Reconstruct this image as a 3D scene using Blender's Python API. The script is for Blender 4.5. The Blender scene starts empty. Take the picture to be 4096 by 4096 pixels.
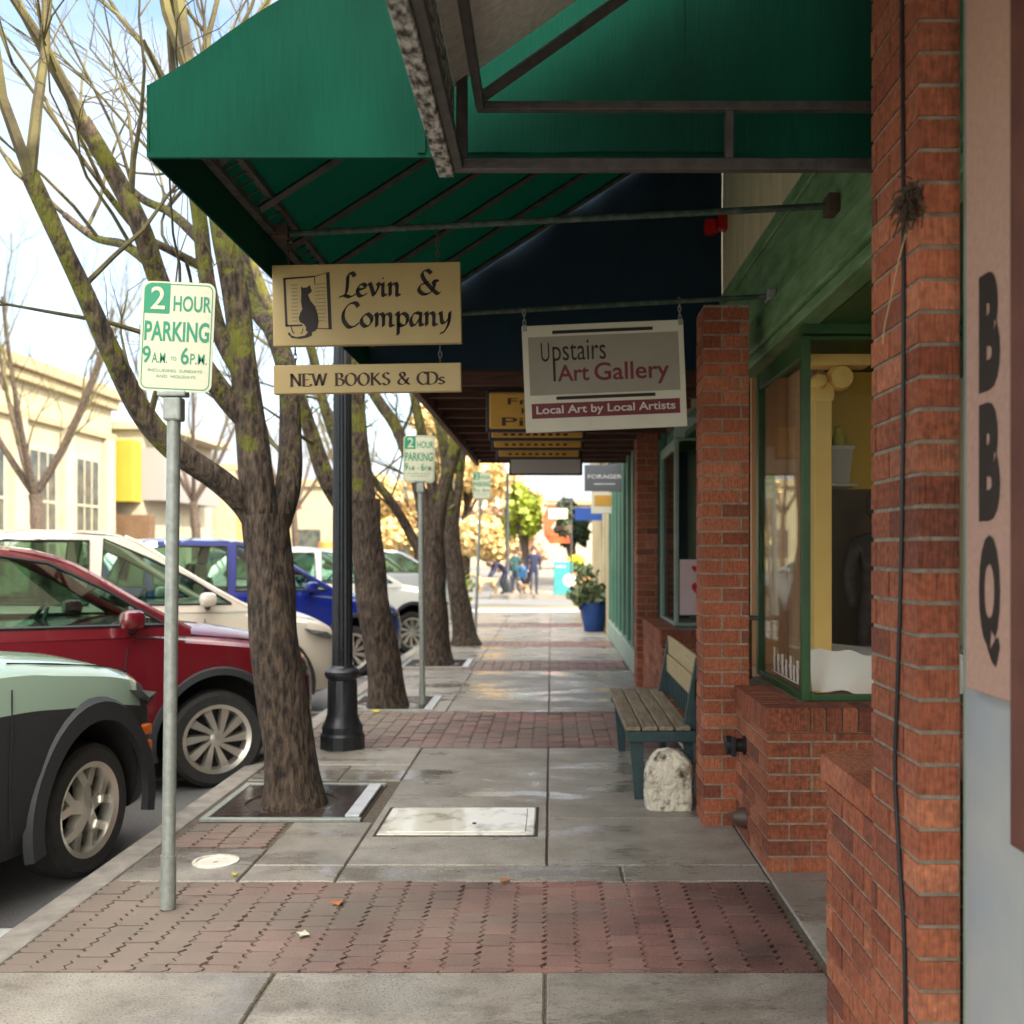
import bpy, bmesh, math, random
from mathutils import Vector, Matrix, noise as mnoise
from mathutils.geometry import tessellate_polygon
R = math.radians
rnd = random.Random(7)
C = bpy.context.scene.collection
SC = bpy.context.scene

# ------------------------------------------------------------------ camera, sky, sun, exposure
cam_d = bpy.data.cameras.new('camera'); cam = bpy.data.objects.new('camera', cam_d); C.objects.link(cam)
cam.location = (0, 0, 1.5); cam.rotation_euler = (R(90), 0, 0)
cam_d.sensor_width = 36; cam_d.lens = 36.04; cam_d.shift_x = -0.0383; cam_d.shift_y = 0.0383
cam_d.clip_start = 0.05; cam_d.clip_end = 3000
cam_d.dof.use_dof = True; cam_d.dof.focus_distance = 4.0; cam_d.dof.aperture_fstop = 2.8
SC.camera = cam
SUN_EL, SUN_AZ = 40.0, 132.0          # azimuth clockwise from +Y: the sun stands behind the right-hand buildings
w = bpy.data.worlds.new('World'); SC.world = w; w.use_nodes = True
wn = w.node_tree.nodes; wl = w.node_tree.links
bg = wn['Background']; bg.inputs[1].default_value = 0.12
sky = wn.new('ShaderNodeTexSky'); sky.sky_type = 'NISHITA'; sky.sun_disc = False
sky.sun_elevation = R(SUN_EL); sky.sun_rotation = R(SUN_AZ); sky.dust_density = 1.5
tc = wn.new('ShaderNodeTexCoord'); mp = wn.new('ShaderNodeMapping'); mp.inputs['Scale'].default_value = (1, 1, 2.2)
nz = wn.new('ShaderNodeTexNoise'); nz.inputs['Scale'].default_value = 3.2; nz.inputs['Detail'].default_value = 7
rp = wn.new('ShaderNodeValToRGB'); rp.color_ramp.elements[0].position = .36; rp.color_ramp.elements[1].position = .55
mx = wn.new('ShaderNodeMix'); mx.data_type = 'RGBA'
wl.new(tc.outputs['Generated'], mp.inputs[0]); wl.new(mp.outputs[0], nz.inputs['Vector']); wl.new(nz.outputs['Fac'], rp.inputs[0])
wl.new(rp.outputs[0], mx.inputs['Factor']); dim = wn.new('ShaderNodeMix'); dim.data_type = 'RGBA'; dim.blend_type = 'MULTIPLY'; dim.inputs['Factor'].default_value = 1; dim.inputs['B'].default_value = (.62, .6, .58, 1); wl.new(sky.outputs[0], dim.inputs['A']); wl.new(dim.outputs['Result'], mx.inputs['A']); 
dn = wn.new('ShaderNodeVectorMath'); dn.operation = 'DOT_PRODUCT'; dn.inputs[1].default_value = (math.sin(R(SUN_AZ)) * .5, math.cos(R(SUN_AZ)) * .5, .87)
wl.new(tc.outputs['Generated'], dn.inputs[0])
cm = wn.new('ShaderNodeMapRange'); cm.inputs[1].default_value = .12; cm.inputs[2].default_value = .75; wl.new(dn.outputs['Value'], cm.inputs[0])   # clouds are brighter towards the sun
cc_ = wn.new('ShaderNodeMix'); cc_.data_type = 'RGBA'; cc_.inputs['A'].default_value = (1.5, 1.58, 1.68, 1); cc_.inputs['B'].default_value = (12.5, 12, 11, 1); wl.new(cm.outputs[0], cc_.inputs['Factor'])
wl.new(cc_.outputs['Result'], mx.inputs['B'])
wl.new(mx.outputs['Result'], bg.inputs[0])
sd = bpy.data.lights.new('sun', 'SUN'); sun = bpy.data.objects.new('sun', sd); C.objects.link(sun)
sd.energy = 2.0; sd.angle = R(0.5); sd.color = (1, .9, .74)
sdir = Vector((math.sin(R(SUN_AZ)) * math.cos(R(SUN_EL)), math.cos(R(SUN_AZ)) * math.cos(R(SUN_EL)), math.sin(R(SUN_EL))))
sun.rotation_euler = sdir.to_track_quat('Z', 'Y').to_euler(); sun.location = (8, -8, 20)
SC.view_settings.view_transform = 'Standard'; SC.view_settings.look = 'None'
SC.view_settings.exposure = 2.55; SC.view_settings.gamma = 1.0
SC.render.engine = 'CYCLES'; SC.cycles.max_bounces = 7; SC.cycles.transparent_max_bounces = 12

def P(px, py, Y):                      # photo pixel seen at depth Y -> metres
    return Vector(((px - 2205) * Y / 4100, Y, 1.5 - (py - 2205) * Y / 4100))

# ------------------------------------------------------------------ materials
M = {}
def mat(name, c1, c2=None, scale=6, rough=.7, bump=0, metal=0, stretch=(1, 1, 1), detail=5, bscale=None, spec=.5, lo=.35, hi=.65, coat=0, bd=.02):
    m = bpy.data.materials.new(name); m.use_nodes = True; n = m.node_tree.nodes; l = m.node_tree.links
    b = n['Principled BSDF']; b.inputs['Roughness'].default_value = rough; b.inputs['Metallic'].default_value = metal
    b.inputs['Specular IOR Level'].default_value = spec; b.inputs['Coat Weight'].default_value = coat
    b.inputs['Coat Roughness'].default_value = .04
    t = n.new('ShaderNodeTexCoord'); mpn = n.new('ShaderNodeMapping'); mpn.inputs['Scale'].default_value = stretch
    l.new(t.outputs['Object'], mpn.inputs[0])
    b.inputs['Base Color'].default_value = (*c1, 1)
    if c2:
        z = n.new('ShaderNodeTexNoise'); z.inputs['Scale'].default_value = scale; z.inputs['Detail'].default_value = detail; z.inputs['Roughness'].default_value = .6
        r = n.new('ShaderNodeValToRGB'); r.color_ramp.elements[0].position = lo; r.color_ramp.elements[1].position = hi
        r.color_ramp.elements[0].color = (*c1, 1); r.color_ramp.elements[1].color = (*c2, 1)
        l.new(mpn.outputs[0], z.inputs['Vector']); l.new(z.outputs['Fac'], r.inputs[0]); l.new(r.outputs[0], b.inputs['Base Color'])
    if bump:
        z2 = n.new('ShaderNodeTexNoise'); z2.inputs['Scale'].default_value = bscale or scale * 4; z2.inputs['Detail'].default_value = 4
        bp = n.new('ShaderNodeBump'); bp.inputs['Strength'].default_value = bump; bp.inputs['Distance'].default_value = bd
        l.new(mpn.outputs[0], z2.inputs['Vector']); l.new(z2.outputs['Fac'], bp.inputs['Height']); l.new(bp.outputs[0], b.inputs['Normal'])
    M[name] = m; return m

def island(m, stops, speck=.18, sscale=260):
    """colour of each brick or paver picked by island, with fine speckle"""
    n = m.node_tree.nodes; l = m.node_tree.links; b = n['Principled BSDF']
    g = n.new('ShaderNodeNewGeometry'); r = n.new('ShaderNodeValToRGB'); e = r.color_ramp.elements
    while len(e) < len(stops): e.new(.5)
    for i, c in enumerate(stops): e[i].position = i / (len(stops) - 1); e[i].color = (*c, 1)
    t = n.new('ShaderNodeTexCoord'); z = n.new('ShaderNodeTexNoise'); z.inputs['Scale'].default_value = sscale; z.inputs['Detail'].default_value = 3
    z3 = n.new('ShaderNodeTexNoise'); z3.inputs['Scale'].default_value = 1.7; z3.inputs['Detail'].default_value = 6
    ad = n.new('ShaderNodeMath'); ad.operation = 'ADD'; l.new(z.outputs['Fac'], ad.inputs[0]); l.new(z3.outputs['Fac'], ad.inputs[1])
    mr = n.new('ShaderNodeMapRange'); mr.inputs[1].default_value = .7; mr.inputs[2].default_value = 1.3; mr.inputs[3].default_value = 1 - speck * 1.6; mr.inputs[4].default_value = 1 + speck * 1.6
    mu = n.new('ShaderNodeMix'); mu.data_type = 'RGBA'; mu.blend_type = 'MULTIPLY'; mu.inputs['Factor'].default_value = 1
    l.new(t.outputs['Object'], z.inputs['Vector']); l.new(t.outputs['Object'], z3.inputs['Vector']); l.new(ad.outputs[0], mr.inputs[0])
    l.new(g.outputs['Random Per Island'], r.inputs[0]); l.new(r.outputs[0], mu.inputs['A']); l.new(mr.outputs[0], mu.inputs['B'])
    l.new(mu.outputs['Result'], b.inputs['Base Color'])

mat('brick', (.2, .05, .025), None, rough=.9, bump=1.0, stretch=(120, 120, 16), bscale=1.0, bd=.008)
island(M['brick'], [(.2, .05, .022), (.37, .112, .05), (.27, .076, .034), (.42, .145, .07), (.24, .064, .03), (.33, .094, .042), (.15, .045, .027)], .3, 55)
def ribs(m, lo_, hi_, st_):
    n = m.node_tree.nodes; l = m.node_tree.links; b = n['Principled BSDF']; src = b.inputs['Base Color'].links[0].from_socket
    t = n.new('ShaderNodeTexCoord'); mp_ = n.new('ShaderNodeMapping'); mp_.inputs['Scale'].default_value = st_; z = n.new('ShaderNodeTexNoise'); z.inputs['Scale'].default_value = 1; z.inputs['Detail'].default_value = 3
    l.new(t.outputs['Object'], mp_.inputs[0]); l.new(mp_.outputs[0], z.inputs['Vector'])
    mr = n.new('ShaderNodeMapRange'); mr.inputs[1].default_value = .36; mr.inputs[2].default_value = .6; mr.inputs[3].default_value = lo_; mr.inputs[4].default_value = hi_; l.new(z.outputs['Fac'], mr.inputs[0])
    mu = n.new('ShaderNodeMix'); mu.data_type = 'RGBA'; mu.blend_type = 'MULTIPLY'; mu.inputs['Factor'].default_value = 1; l.new(src, mu.inputs['A']); l.new(mr.outputs[0], mu.inputs['B']); l.new(mu.outputs['Result'], b.inputs['Base Color'])
ribs(M['brick'], .85, 1.06, (70, 70, 22))
mat('mortar', (.4, .34, .25), (.24, .2, .14), 25, .95, .6, bscale=200)
mat('paver', (.2, .1, .08), None, rough=.6, bump=.35, bscale=300)
island(M['paver'], [(.14, .07, .058), (.21, .1, .082), (.17, .085, .07), (.23, .12, .098), (.18, .105, .09)], .5, 240)
def dusty(m):
    n = m.node_tree.nodes; l = m.node_tree.links; b = n['Principled BSDF']; src = b.inputs['Base Color'].links[0].from_socket
    t = n.new('ShaderNodeTexCoord'); z = n.new('ShaderNodeTexNoise'); z.inputs['Scale'].default_value = .9; z.inputs['Detail'].default_value = 6; l.new(t.outputs['Object'], z.inputs['Vector'])
    sx = n.new('ShaderNodeSeparateXYZ'); l.new(t.outputs['Object'], sx.inputs[0]); mr = n.new('ShaderNodeMapRange'); mr.inputs[1].default_value = .9; mr.inputs[2].default_value = -1.6; mr.inputs[3].default_value = -.12; mr.inputs[4].default_value = .26; l.new(sx.outputs[0], mr.inputs[0])
    ad = n.new('ShaderNodeMath'); ad.operation = 'ADD'; l.new(z.outputs['Fac'], ad.inputs[0]); l.new(mr.outputs[0], ad.inputs[1])
    m2 = n.new('ShaderNodeMapRange'); m2.inputs[1].default_value = .4; m2.inputs[2].default_value = .8; m2.inputs[4].default_value = .78; l.new(ad.outputs[0], m2.inputs[0])
    mx_ = n.new('ShaderNodeMix'); mx_.data_type = 'RGBA'; mx_.inputs['B'].default_value = (.19, .165, .13, 1); l.new(m2.outputs[0], mx_.inputs['Factor']); l.new(src, mx_.inputs['A'])
    l.new(mx_.outputs['Result'], b.inputs['Base Color'])
    ng = n.new('ShaderNodeTexNoise'); ng.inputs['Scale'].default_value = 420; ng.inputs['Detail'].default_value = 2; l.new(t.outputs['Object'], ng.inputs['Vector'])
dusty(M['paver'])
mat('sand', (.06, .045, .032), (.13, .105, .075), 60, .95)
mat('road', (.1, .098, .096), (.16, .155, .15), 90, .7, .5, bscale=250)
mat('curb', (.3, .27, .23), (.19, .17, .15), 9, .8, .3, bscale=120)
mat('ground', (.12, .11, .1), (.16, .15, .13), 2, .9)
mat('paint_white', (.75, .75, .72), (.55, .55, .52), 12, .6)
mat('paint_yellow', (.36, .27, .14), (.3, .22, .12), 8, .7)
def concrete():
    m = bpy.data.materials.new('concrete'); m.use_nodes = True; M['concrete'] = m; n = m.node_tree.nodes; l = m.node_tree.links; b = n['Principled BSDF']
    t = n.new('ShaderNodeTexCoord')
    def noise(sc, det, st=(1, 1, 1), ro=.6):
        mp_ = n.new('ShaderNodeMapping'); mp_.inputs['Scale'].default_value = st; z = n.new('ShaderNodeTexNoise'); z.inputs['Scale'].default_value = sc; z.inputs['Detail'].default_value = det; z.inputs['Roughness'].default_value = ro
        l.new(t.outputs['Object'], mp_.inputs[0]); l.new(mp_.outputs[0], z.inputs['Vector']); return z.outputs['Fac']
    def rng(f, a, b_, c, d):
        q = n.new('ShaderNodeMapRange'); q.inputs[1].default_value = a; q.inputs[2].default_value = b_; q.inputs[3].default_value = c; q.inputs[4].default_value = d; l.new(f, q.inputs[0]); return q.outputs[0]
    def mul(a, b_):
        q = n.new('ShaderNodeMath'); q.operation = 'MULTIPLY'; l.new(a, q.inputs[0]); l.new(b_, q.inputs[1]); return q.outputs[0]
    r = n.new('ShaderNodeValToRGB'); r.color_ramp.elements[0].position = .3; r.color_ramp.elements[1].position = .7; r.color_ramp.elements[0].color = (.215, .188, .155, 1); r.color_ramp.elements[1].color = (.35, .318, .27, 1)
    l.new(noise(3.2, 8), r.inputs[0])
    wet = rng(noise(1.15, 7, (.7, 1.7, 1), .66), .45, .6, 0, 1)                       # damp patches: darker and shiny
    g_ = n.new('ShaderNodeNewGeometry'); isl = rng(g_.outputs['Random Per Island'], 0, 1, .78, 1.15)
    sp = rng(noise(120, 4), .33, .5, .42, 1.08); sp2 = rng(noise(14, 5), .28, .45, .72, 1.0)
    dk = rng(wet, 0, 1, 1.0, .7); k = mul(mul(isl, sp), mul(dk, sp2))
    vo = n.new('ShaderNodeTexVoronoi'); vo.inputs['Scale'].default_value = 3.1; l.new(t.outputs['Object'], vo.inputs['Vector']); gum = rng(vo.outputs['Distance'], .035, .05, .55, 1); k = mul(k, gum)
    mu = n.new('ShaderNodeMix'); mu.data_type = 'RGBA'; mu.blend_type = 'MULTIPLY'; mu.inputs['Factor'].default_value = 1; l.new(r.outputs[0], mu.inputs['A']); l.new(k, mu.inputs['B']); l.new(mu.outputs['Result'], b.inputs['Base Color'])
    l.new(rng(wet, 0, 1, .58, .12), b.inputs['Roughness'])
    bp = n.new('ShaderNodeBump'); bp.inputs['Distance'].default_value = .004; l.new(rng(wet, 0, 1, .5, .06), bp.inputs['Strength']); l.new(noise(160, 4), bp.inputs['Height']); l.new(bp.outputs[0], b.inputs['Normal'])
concrete()
mat('pale_concrete', (.72, .68, .58), (.2, .165, .11), 4.5, .07, .05, lo=.52, hi=.72)  # pale concrete, brightened further to stand in for the wet cover's reflection
mat('canvas_green', (.001, .05, .029), (.0015, .064, .037), 5, .85, .3, stretch=(26, 26, 1.0), bscale=8, spec=.15, lo=.25, hi=.75, bd=.006)
ribs(M['canvas_green'], .72, 1.1, (1.6, 1.6, .9))
def canvas_thin(name, c):
    m = mat(name, c, tuple(x * 1.25 for x in c), 6, .9, .2, stretch=(8, 8, 1), spec=.1); n = m.node_tree.nodes; l = m.node_tree.links; o = [x for x in n if x.type == 'OUTPUT_MATERIAL'][0]
    t = n.new('ShaderNodeBsdfTranslucent'); t.inputs[0].default_value = (.004, .2, .105, 1); mxs = n.new('ShaderNodeMixShader'); mxs.inputs[0].default_value = .02
    l.new(n['Principled BSDF'].outputs[0], mxs.inputs[1]); l.new(t.outputs[0], mxs.inputs[2]); l.new(mxs.outputs[0], o.inputs[0])
canvas_thin('canvas_dark', (.002, .05, .031))
mat('shaded_navy', (.004, .018, .036), (.006, .026, .046), 4, .9)  # far end of the green awning: its shadow is put into the colour
mat('canvas_grey', (.5, .46, .4), (.66, .62, .55), 5, .85, .2, stretch=(1, 12, 12))
mat('canvas_edge', (.5, .47, .42), (.04, .035, .03), 50, .9, .8, stretch=(1, .5, 1), bscale=80, lo=.4, hi=.6)
mat('steel_dark', (.05, .045, .042), (.09, .08, .07), 18, .5, .1, metal=.3)
mat('steel_grey', (.16, .15, .14), (.07, .062, .055), 14, .5, .15, metal=.3)
mat('rod_green', (.02, .045, .03), (.1, .11, .085), 22, .6, .2, lo=.45, hi=.75)
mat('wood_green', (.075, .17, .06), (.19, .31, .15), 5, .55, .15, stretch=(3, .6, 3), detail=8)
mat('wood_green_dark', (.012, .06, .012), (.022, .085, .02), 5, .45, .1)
mat('cream_board', (.78, .66, .42), (.62, .52, .32), 3, .7, .1, stretch=(6, 6, .7))
mat('cream_wall', (.55, .45, .27), (.45, .36, .2), 2, .8)
mat('sign_tan', (.47, .345, .14), (.43, .31, .12), 3, .5)
mat('sign_edge', (.3, .22, .1), None, rough=.6)
mat('ink', (.012, .006, .003), None, rough=.6)
mat('ink_brown', (.05, .022, .006), None, rough=.6)
mat('sign_white', (.68, .63, .5), (.62, .57, .45), 4, .5)
mat('sign_grey', (.33, .29, .22), (.29, .26, .2), 3, .55)
mat('maroon_ink', (.16, .008, .018), None, rough=.5)
mat('pale_ink', (.6, .55, .47), None, rough=.5)
mat('sign_cream', (.58, .57, .4), (.53, .52, .37), 30, .35)
mat('sign_green', (.002, .22, .1), None, rough=.35)
mat('galv', (.33, .35, .315), (.24, .265, .235), 30, .45, .05, metal=.25)
mat('lamp_black', (.012, .014, .018), (.02, .022, .026), 20, .35, .05)
def ridged(name, c1, c2):
    m = mat(name, c1, c2, 1, .95, 1.0, stretch=(34, 34, 11), bscale=1.0, bd=.035, lo=.36, hi=.66, detail=5); return m
ridged('bark', (.02, .013, .009), (.12, .085, .06))
mat('twig', (.045, .034, .02), (.115, .1, .032), 6, .9)
mat('grate', (.1, .07, .06), (.2, .16, .145), 6, .2, .2, metal=.7)
mat('grate_light', (.6, .62, .64), (.45, .46, .48), 10, .3)
mat('soil', (.03, .022, .015), (.05, .04, .03), 30, 1)
mat('seat_wood', (.3, .25, .17), (.17, .11, .055), 6, .55, .3, stretch=(6, .7, 6))
mat('back_wood', (.5, .39, .2), (.42, .32, .16), 6, .6, .1, stretch=(6, .7, 6))
mat('bench_green', (.012, .04, .042), (.02, .055, .055), 20, .5)
mat('rock', (.66, .6, .47), (.07, .05, .025), 9, .9, 1.0, lo=.54, hi=.66, bscale=14, bd=.05)
mat('black', (.008, .008, .009), None, rough=.5)
mat('black_matte', (.01, .01, .01), None, rough=.9)
mat('brown_metal', (.08, .045, .03), None, rough=.5)
mat('pink_board', (.5, .3, .22), (.44, .26, .19), 60, .75, .1)
mat('wall_grey', (.33, .36, .37), (.42, .42, .38), 3, .7)
mat('red_lens', (.45, .006, .006), None, rough=.2)
mat('teal', (.08, .21, .14), (.11, .25, .17), 3, .5)
mat('teal_pale', (.3, .38, .31), (.22, .31, .25), 3, .5)
mat('ochre', (.85, .55, .16), (.76, .46, .12), 2, .7)
mat('ochre_dark', (.8, .5, .07), (.74, .45, .06), 1, .8)
mat('brown_dark', (.1, .055, .026), (.13, .075, .036), 3, .7)
mat('wood_panel', (.68, .4, .21), (.52, .28, .14), 3, .6, stretch=(6, 6, .5))
mat('cloth_white', (.86, .76, .7), (.85, .8, .75), 3, .8)
mat('garment', (.02, .012, .01), (.06, .04, .035), 14, .9)
mat('gold_sign', (.6, .32, .04), (.5, .26, .03), 3, .5)
mat('wood_dark', (.05, .018, .009), (.1, .035, .018), 4, .7, stretch=(1, 8, 8))
mat('wood_red', (.16, .055, .035), (.1, .035, .02), 5, .7)
mat('blue_glaze', (.008, .06, .25), (.006, .045, .2), 4, .12)
mat('leaf_green', (.035, .085, .02), (.09, .13, .035), 3, .6)
mat('leaf_grey', (.1, .15, .08), (.15, .16, .06), 5, .6)
mat('leaf_dark', (.015, .035, .015), (.03, .05, .02), 5, .6)
mat('leaf_lime', (.24, .28, .015), (.15, .19, .015), 3, .6)
mat('leaf_gold', (.72, .55, .24), (.62, .44, .2), 1.2, .7)
mat('leaf_orange', (.7, .46, .3), (.64, .5, .34), 1.5, .7)
mat('leaf_yellow', (.6, .5, .02), (.5, .45, .03), 20, .6)
mat('leaf_tan', (.42, .16, .06), (.3, .12, .04), 20, .6)
mat('tyre', (.018, .017, .016), (.03, .028, .026), 20, .75, .1)
mat('alloy', (.72, .69, .62), None, rough=.28, metal=.85)
mat('alloy_dark', (.05, .05, .05), None, rough=.4, metal=.5)
mat('clad', (.02, .021, .024), (.026, .027, .03), 60, .6)
mat('lamp_glass', (.12, .13, .135), None, rough=.08)
mat('amber', (.75, .16, .005), None, rough=.2)
mat('seat_grey', (.16, .18, .14), (.12, .14, .11), 9, .8)
mat('dash', (.16, .34, .27), None, rough=.6)
mat('car_sage', (.32, .43, .33), None, rough=.22, coat=1)
mat('car_red', (.13, .006, .012), None, rough=.25, metal=.2, coat=1)
mat('car_beige', (.6, .53, .43), None, rough=.3, coat=1)
mat('car_blue', (.006, .016, .17), None, rough=.25, coat=1)
mat('car_white', (.72, .7, .64), None, rough=.3, coat=1)
mat('car_silver', (.3, .32, .33), None, rough=.3, coat=1)
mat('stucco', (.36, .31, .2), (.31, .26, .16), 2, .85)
mat('stucco_trim', (.34, .26, .15), (.3, .23, .13), 2, .85)  # slightly browner stucco for cornices and parapet
mat('stucco_white', (.37, .32, .23), (.32, .28, .2), 2, .85)
mat('panel_yellow', (.31, .25, .02), (.28, .225, .02), 1, .6)
mat('panel_grey', (.22, .2, .19), None, rough=.7)
mat('shop_orange', (.5, .27, .1), (.45, .24, .09), 2, .8)
mat('roof_red', (.5, .03, .02), None, rough=.6)
mat('win_dark', (.03, .04, .04), (.1, .1, .08), 1.5, .12)
mat('teal_bright', (.03, .2, .2), (.045, .27, .27), 6, .5)
mat('navy_cloth', (.008, .011, .04), (.012, .016, .055), 9, .85)
mat('blue_cloth', (.03, .12, .25), None, rough=.8)
mat('teal_cloth', (.02, .07, .075), None, rough=.8)
mat('denim', (.025, .03, .045), None, rough=.85)
mat('skin', (.5, .29, .2), None, rough=.6)
mat('hair', (.05, .03, .02), None, rough=.7)
mat('fur_tan', (.4, .27, .15), (.32, .2, .1), 9, .9)
mat('fur_brown', (.3, .17, .08), (.4, .3, .2), 9, .9)
mat('flag_red', (.5, .05, .02), (.5, .1, .02), 2, .7)
mat('flag_pale', (.7, .6, .65), (.8, .7, .25), 3, .7)
mat('blank_grey', (.5, .46, .42), None, rough=.6)
mat('sign_slate', (.12, .125, .14), None, rough=.6)
mat('sign_blue', (.03, .1, .42), None, rough=.5)
mat('poster', (.7, .5, .48), (.72, .55, .53), 6, .6)
mat('poster_red', (.55, .012, .03), None, rough=.5)
mat('orange_plastic', (.75, .17, .03), None, rough=.5)
mat('straw', (.5, .38, .2), None, rough=.8)
mat('nest', (.05, .035, .02), (.1, .07, .04), 40, .95)
def bark_moss():
    m = ridged('bark_moss', (.012, .008, .005), (.105, .072, .048))
    n = m.node_tree.nodes; l = m.node_tree.links; b = n['Principled BSDF']
    t = n.new('ShaderNodeTexCoord'); z = n.new('ShaderNodeTexNoise'); z.inputs['Scale'].default_value = 5.5; z.inputs['Detail'].default_value = 10; z.inputs['Roughness'].default_value = .75
    l.new(t.outputs['Object'], z.inputs['Vector'])
    sx = n.new('ShaderNodeSeparateXYZ'); l.new(t.outputs['Object'], sx.inputs[0])        # moss grows on the limbs, not the lowest trunk
    hz = n.new('ShaderNodeMapRange'); hz.inputs[1].default_value = .9; hz.inputs[2].default_value = 2.6; hz.inputs[3].default_value = -.2; hz.inputs[4].default_value = .07
    l.new(sx.outputs[2], hz.inputs[0]); ad = n.new('ShaderNodeMath'); ad.operation = 'ADD'; l.new(z.outputs['Fac'], ad.inputs[0]); l.new(hz.outputs[0], ad.inputs[1])
    r = n.new('ShaderNodeMapRange'); r.inputs[1].default_value = .535; r.inputs[2].default_value = .62; l.new(ad.outputs[0], r.inputs[0])
    old = [x for x in n if x.type == 'VALTORGB'][0]
    mxn = n.new('ShaderNodeMix'); mxn.data_type = 'RGBA'; l.new(r.outputs[0], mxn.inputs['Factor']); l.new(old.outputs[0], mxn.inputs['A']); mxn.inputs['B'].default_value = (.105, .105, .012, 1)
    l.new(mxn.outputs['Result'], b.inputs['Base Color'])
bark_moss()
def glass(name, tint, k=1.0, base=.06):
    m = bpy.data.materials.new(name); m.use_nodes = True; n = m.node_tree.nodes; l = m.node_tree.links
    n.remove(n['Principled BSDF']); o = [x for x in n if x.type == 'OUTPUT_MATERIAL'][0]
    t = n.new('ShaderNodeBsdfTransparent'); t.inputs[0].default_value = (*tint, 1)
    g = n.new('ShaderNodeBsdfGlossy'); g.inputs['Roughness'].default_value = .02; g.inputs[0].default_value = (.95, 1, .97, 1)
    f = n.new('ShaderNodeFresnel'); f.inputs[0].default_value = 1.5
    mr = n.new('ShaderNodeMapRange'); mr.inputs[3].default_value = base; mr.inputs[4].default_value = k; l.new(f.outputs[0], mr.inputs[0])
    s = n.new('ShaderNodeMixShader'); l.new(mr.outputs[0], s.inputs[0]); l.new(t.outputs[0], s.inputs[1]); l.new(g.outputs[0], s.inputs[2]); l.new(s.outputs[0], o.inputs[0])
    M[name] = m
glass('shop_glass', (.97, .98, .97), .3, 0)
glass('car_glass', (.42, .58, .5), .8, .05)

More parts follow.
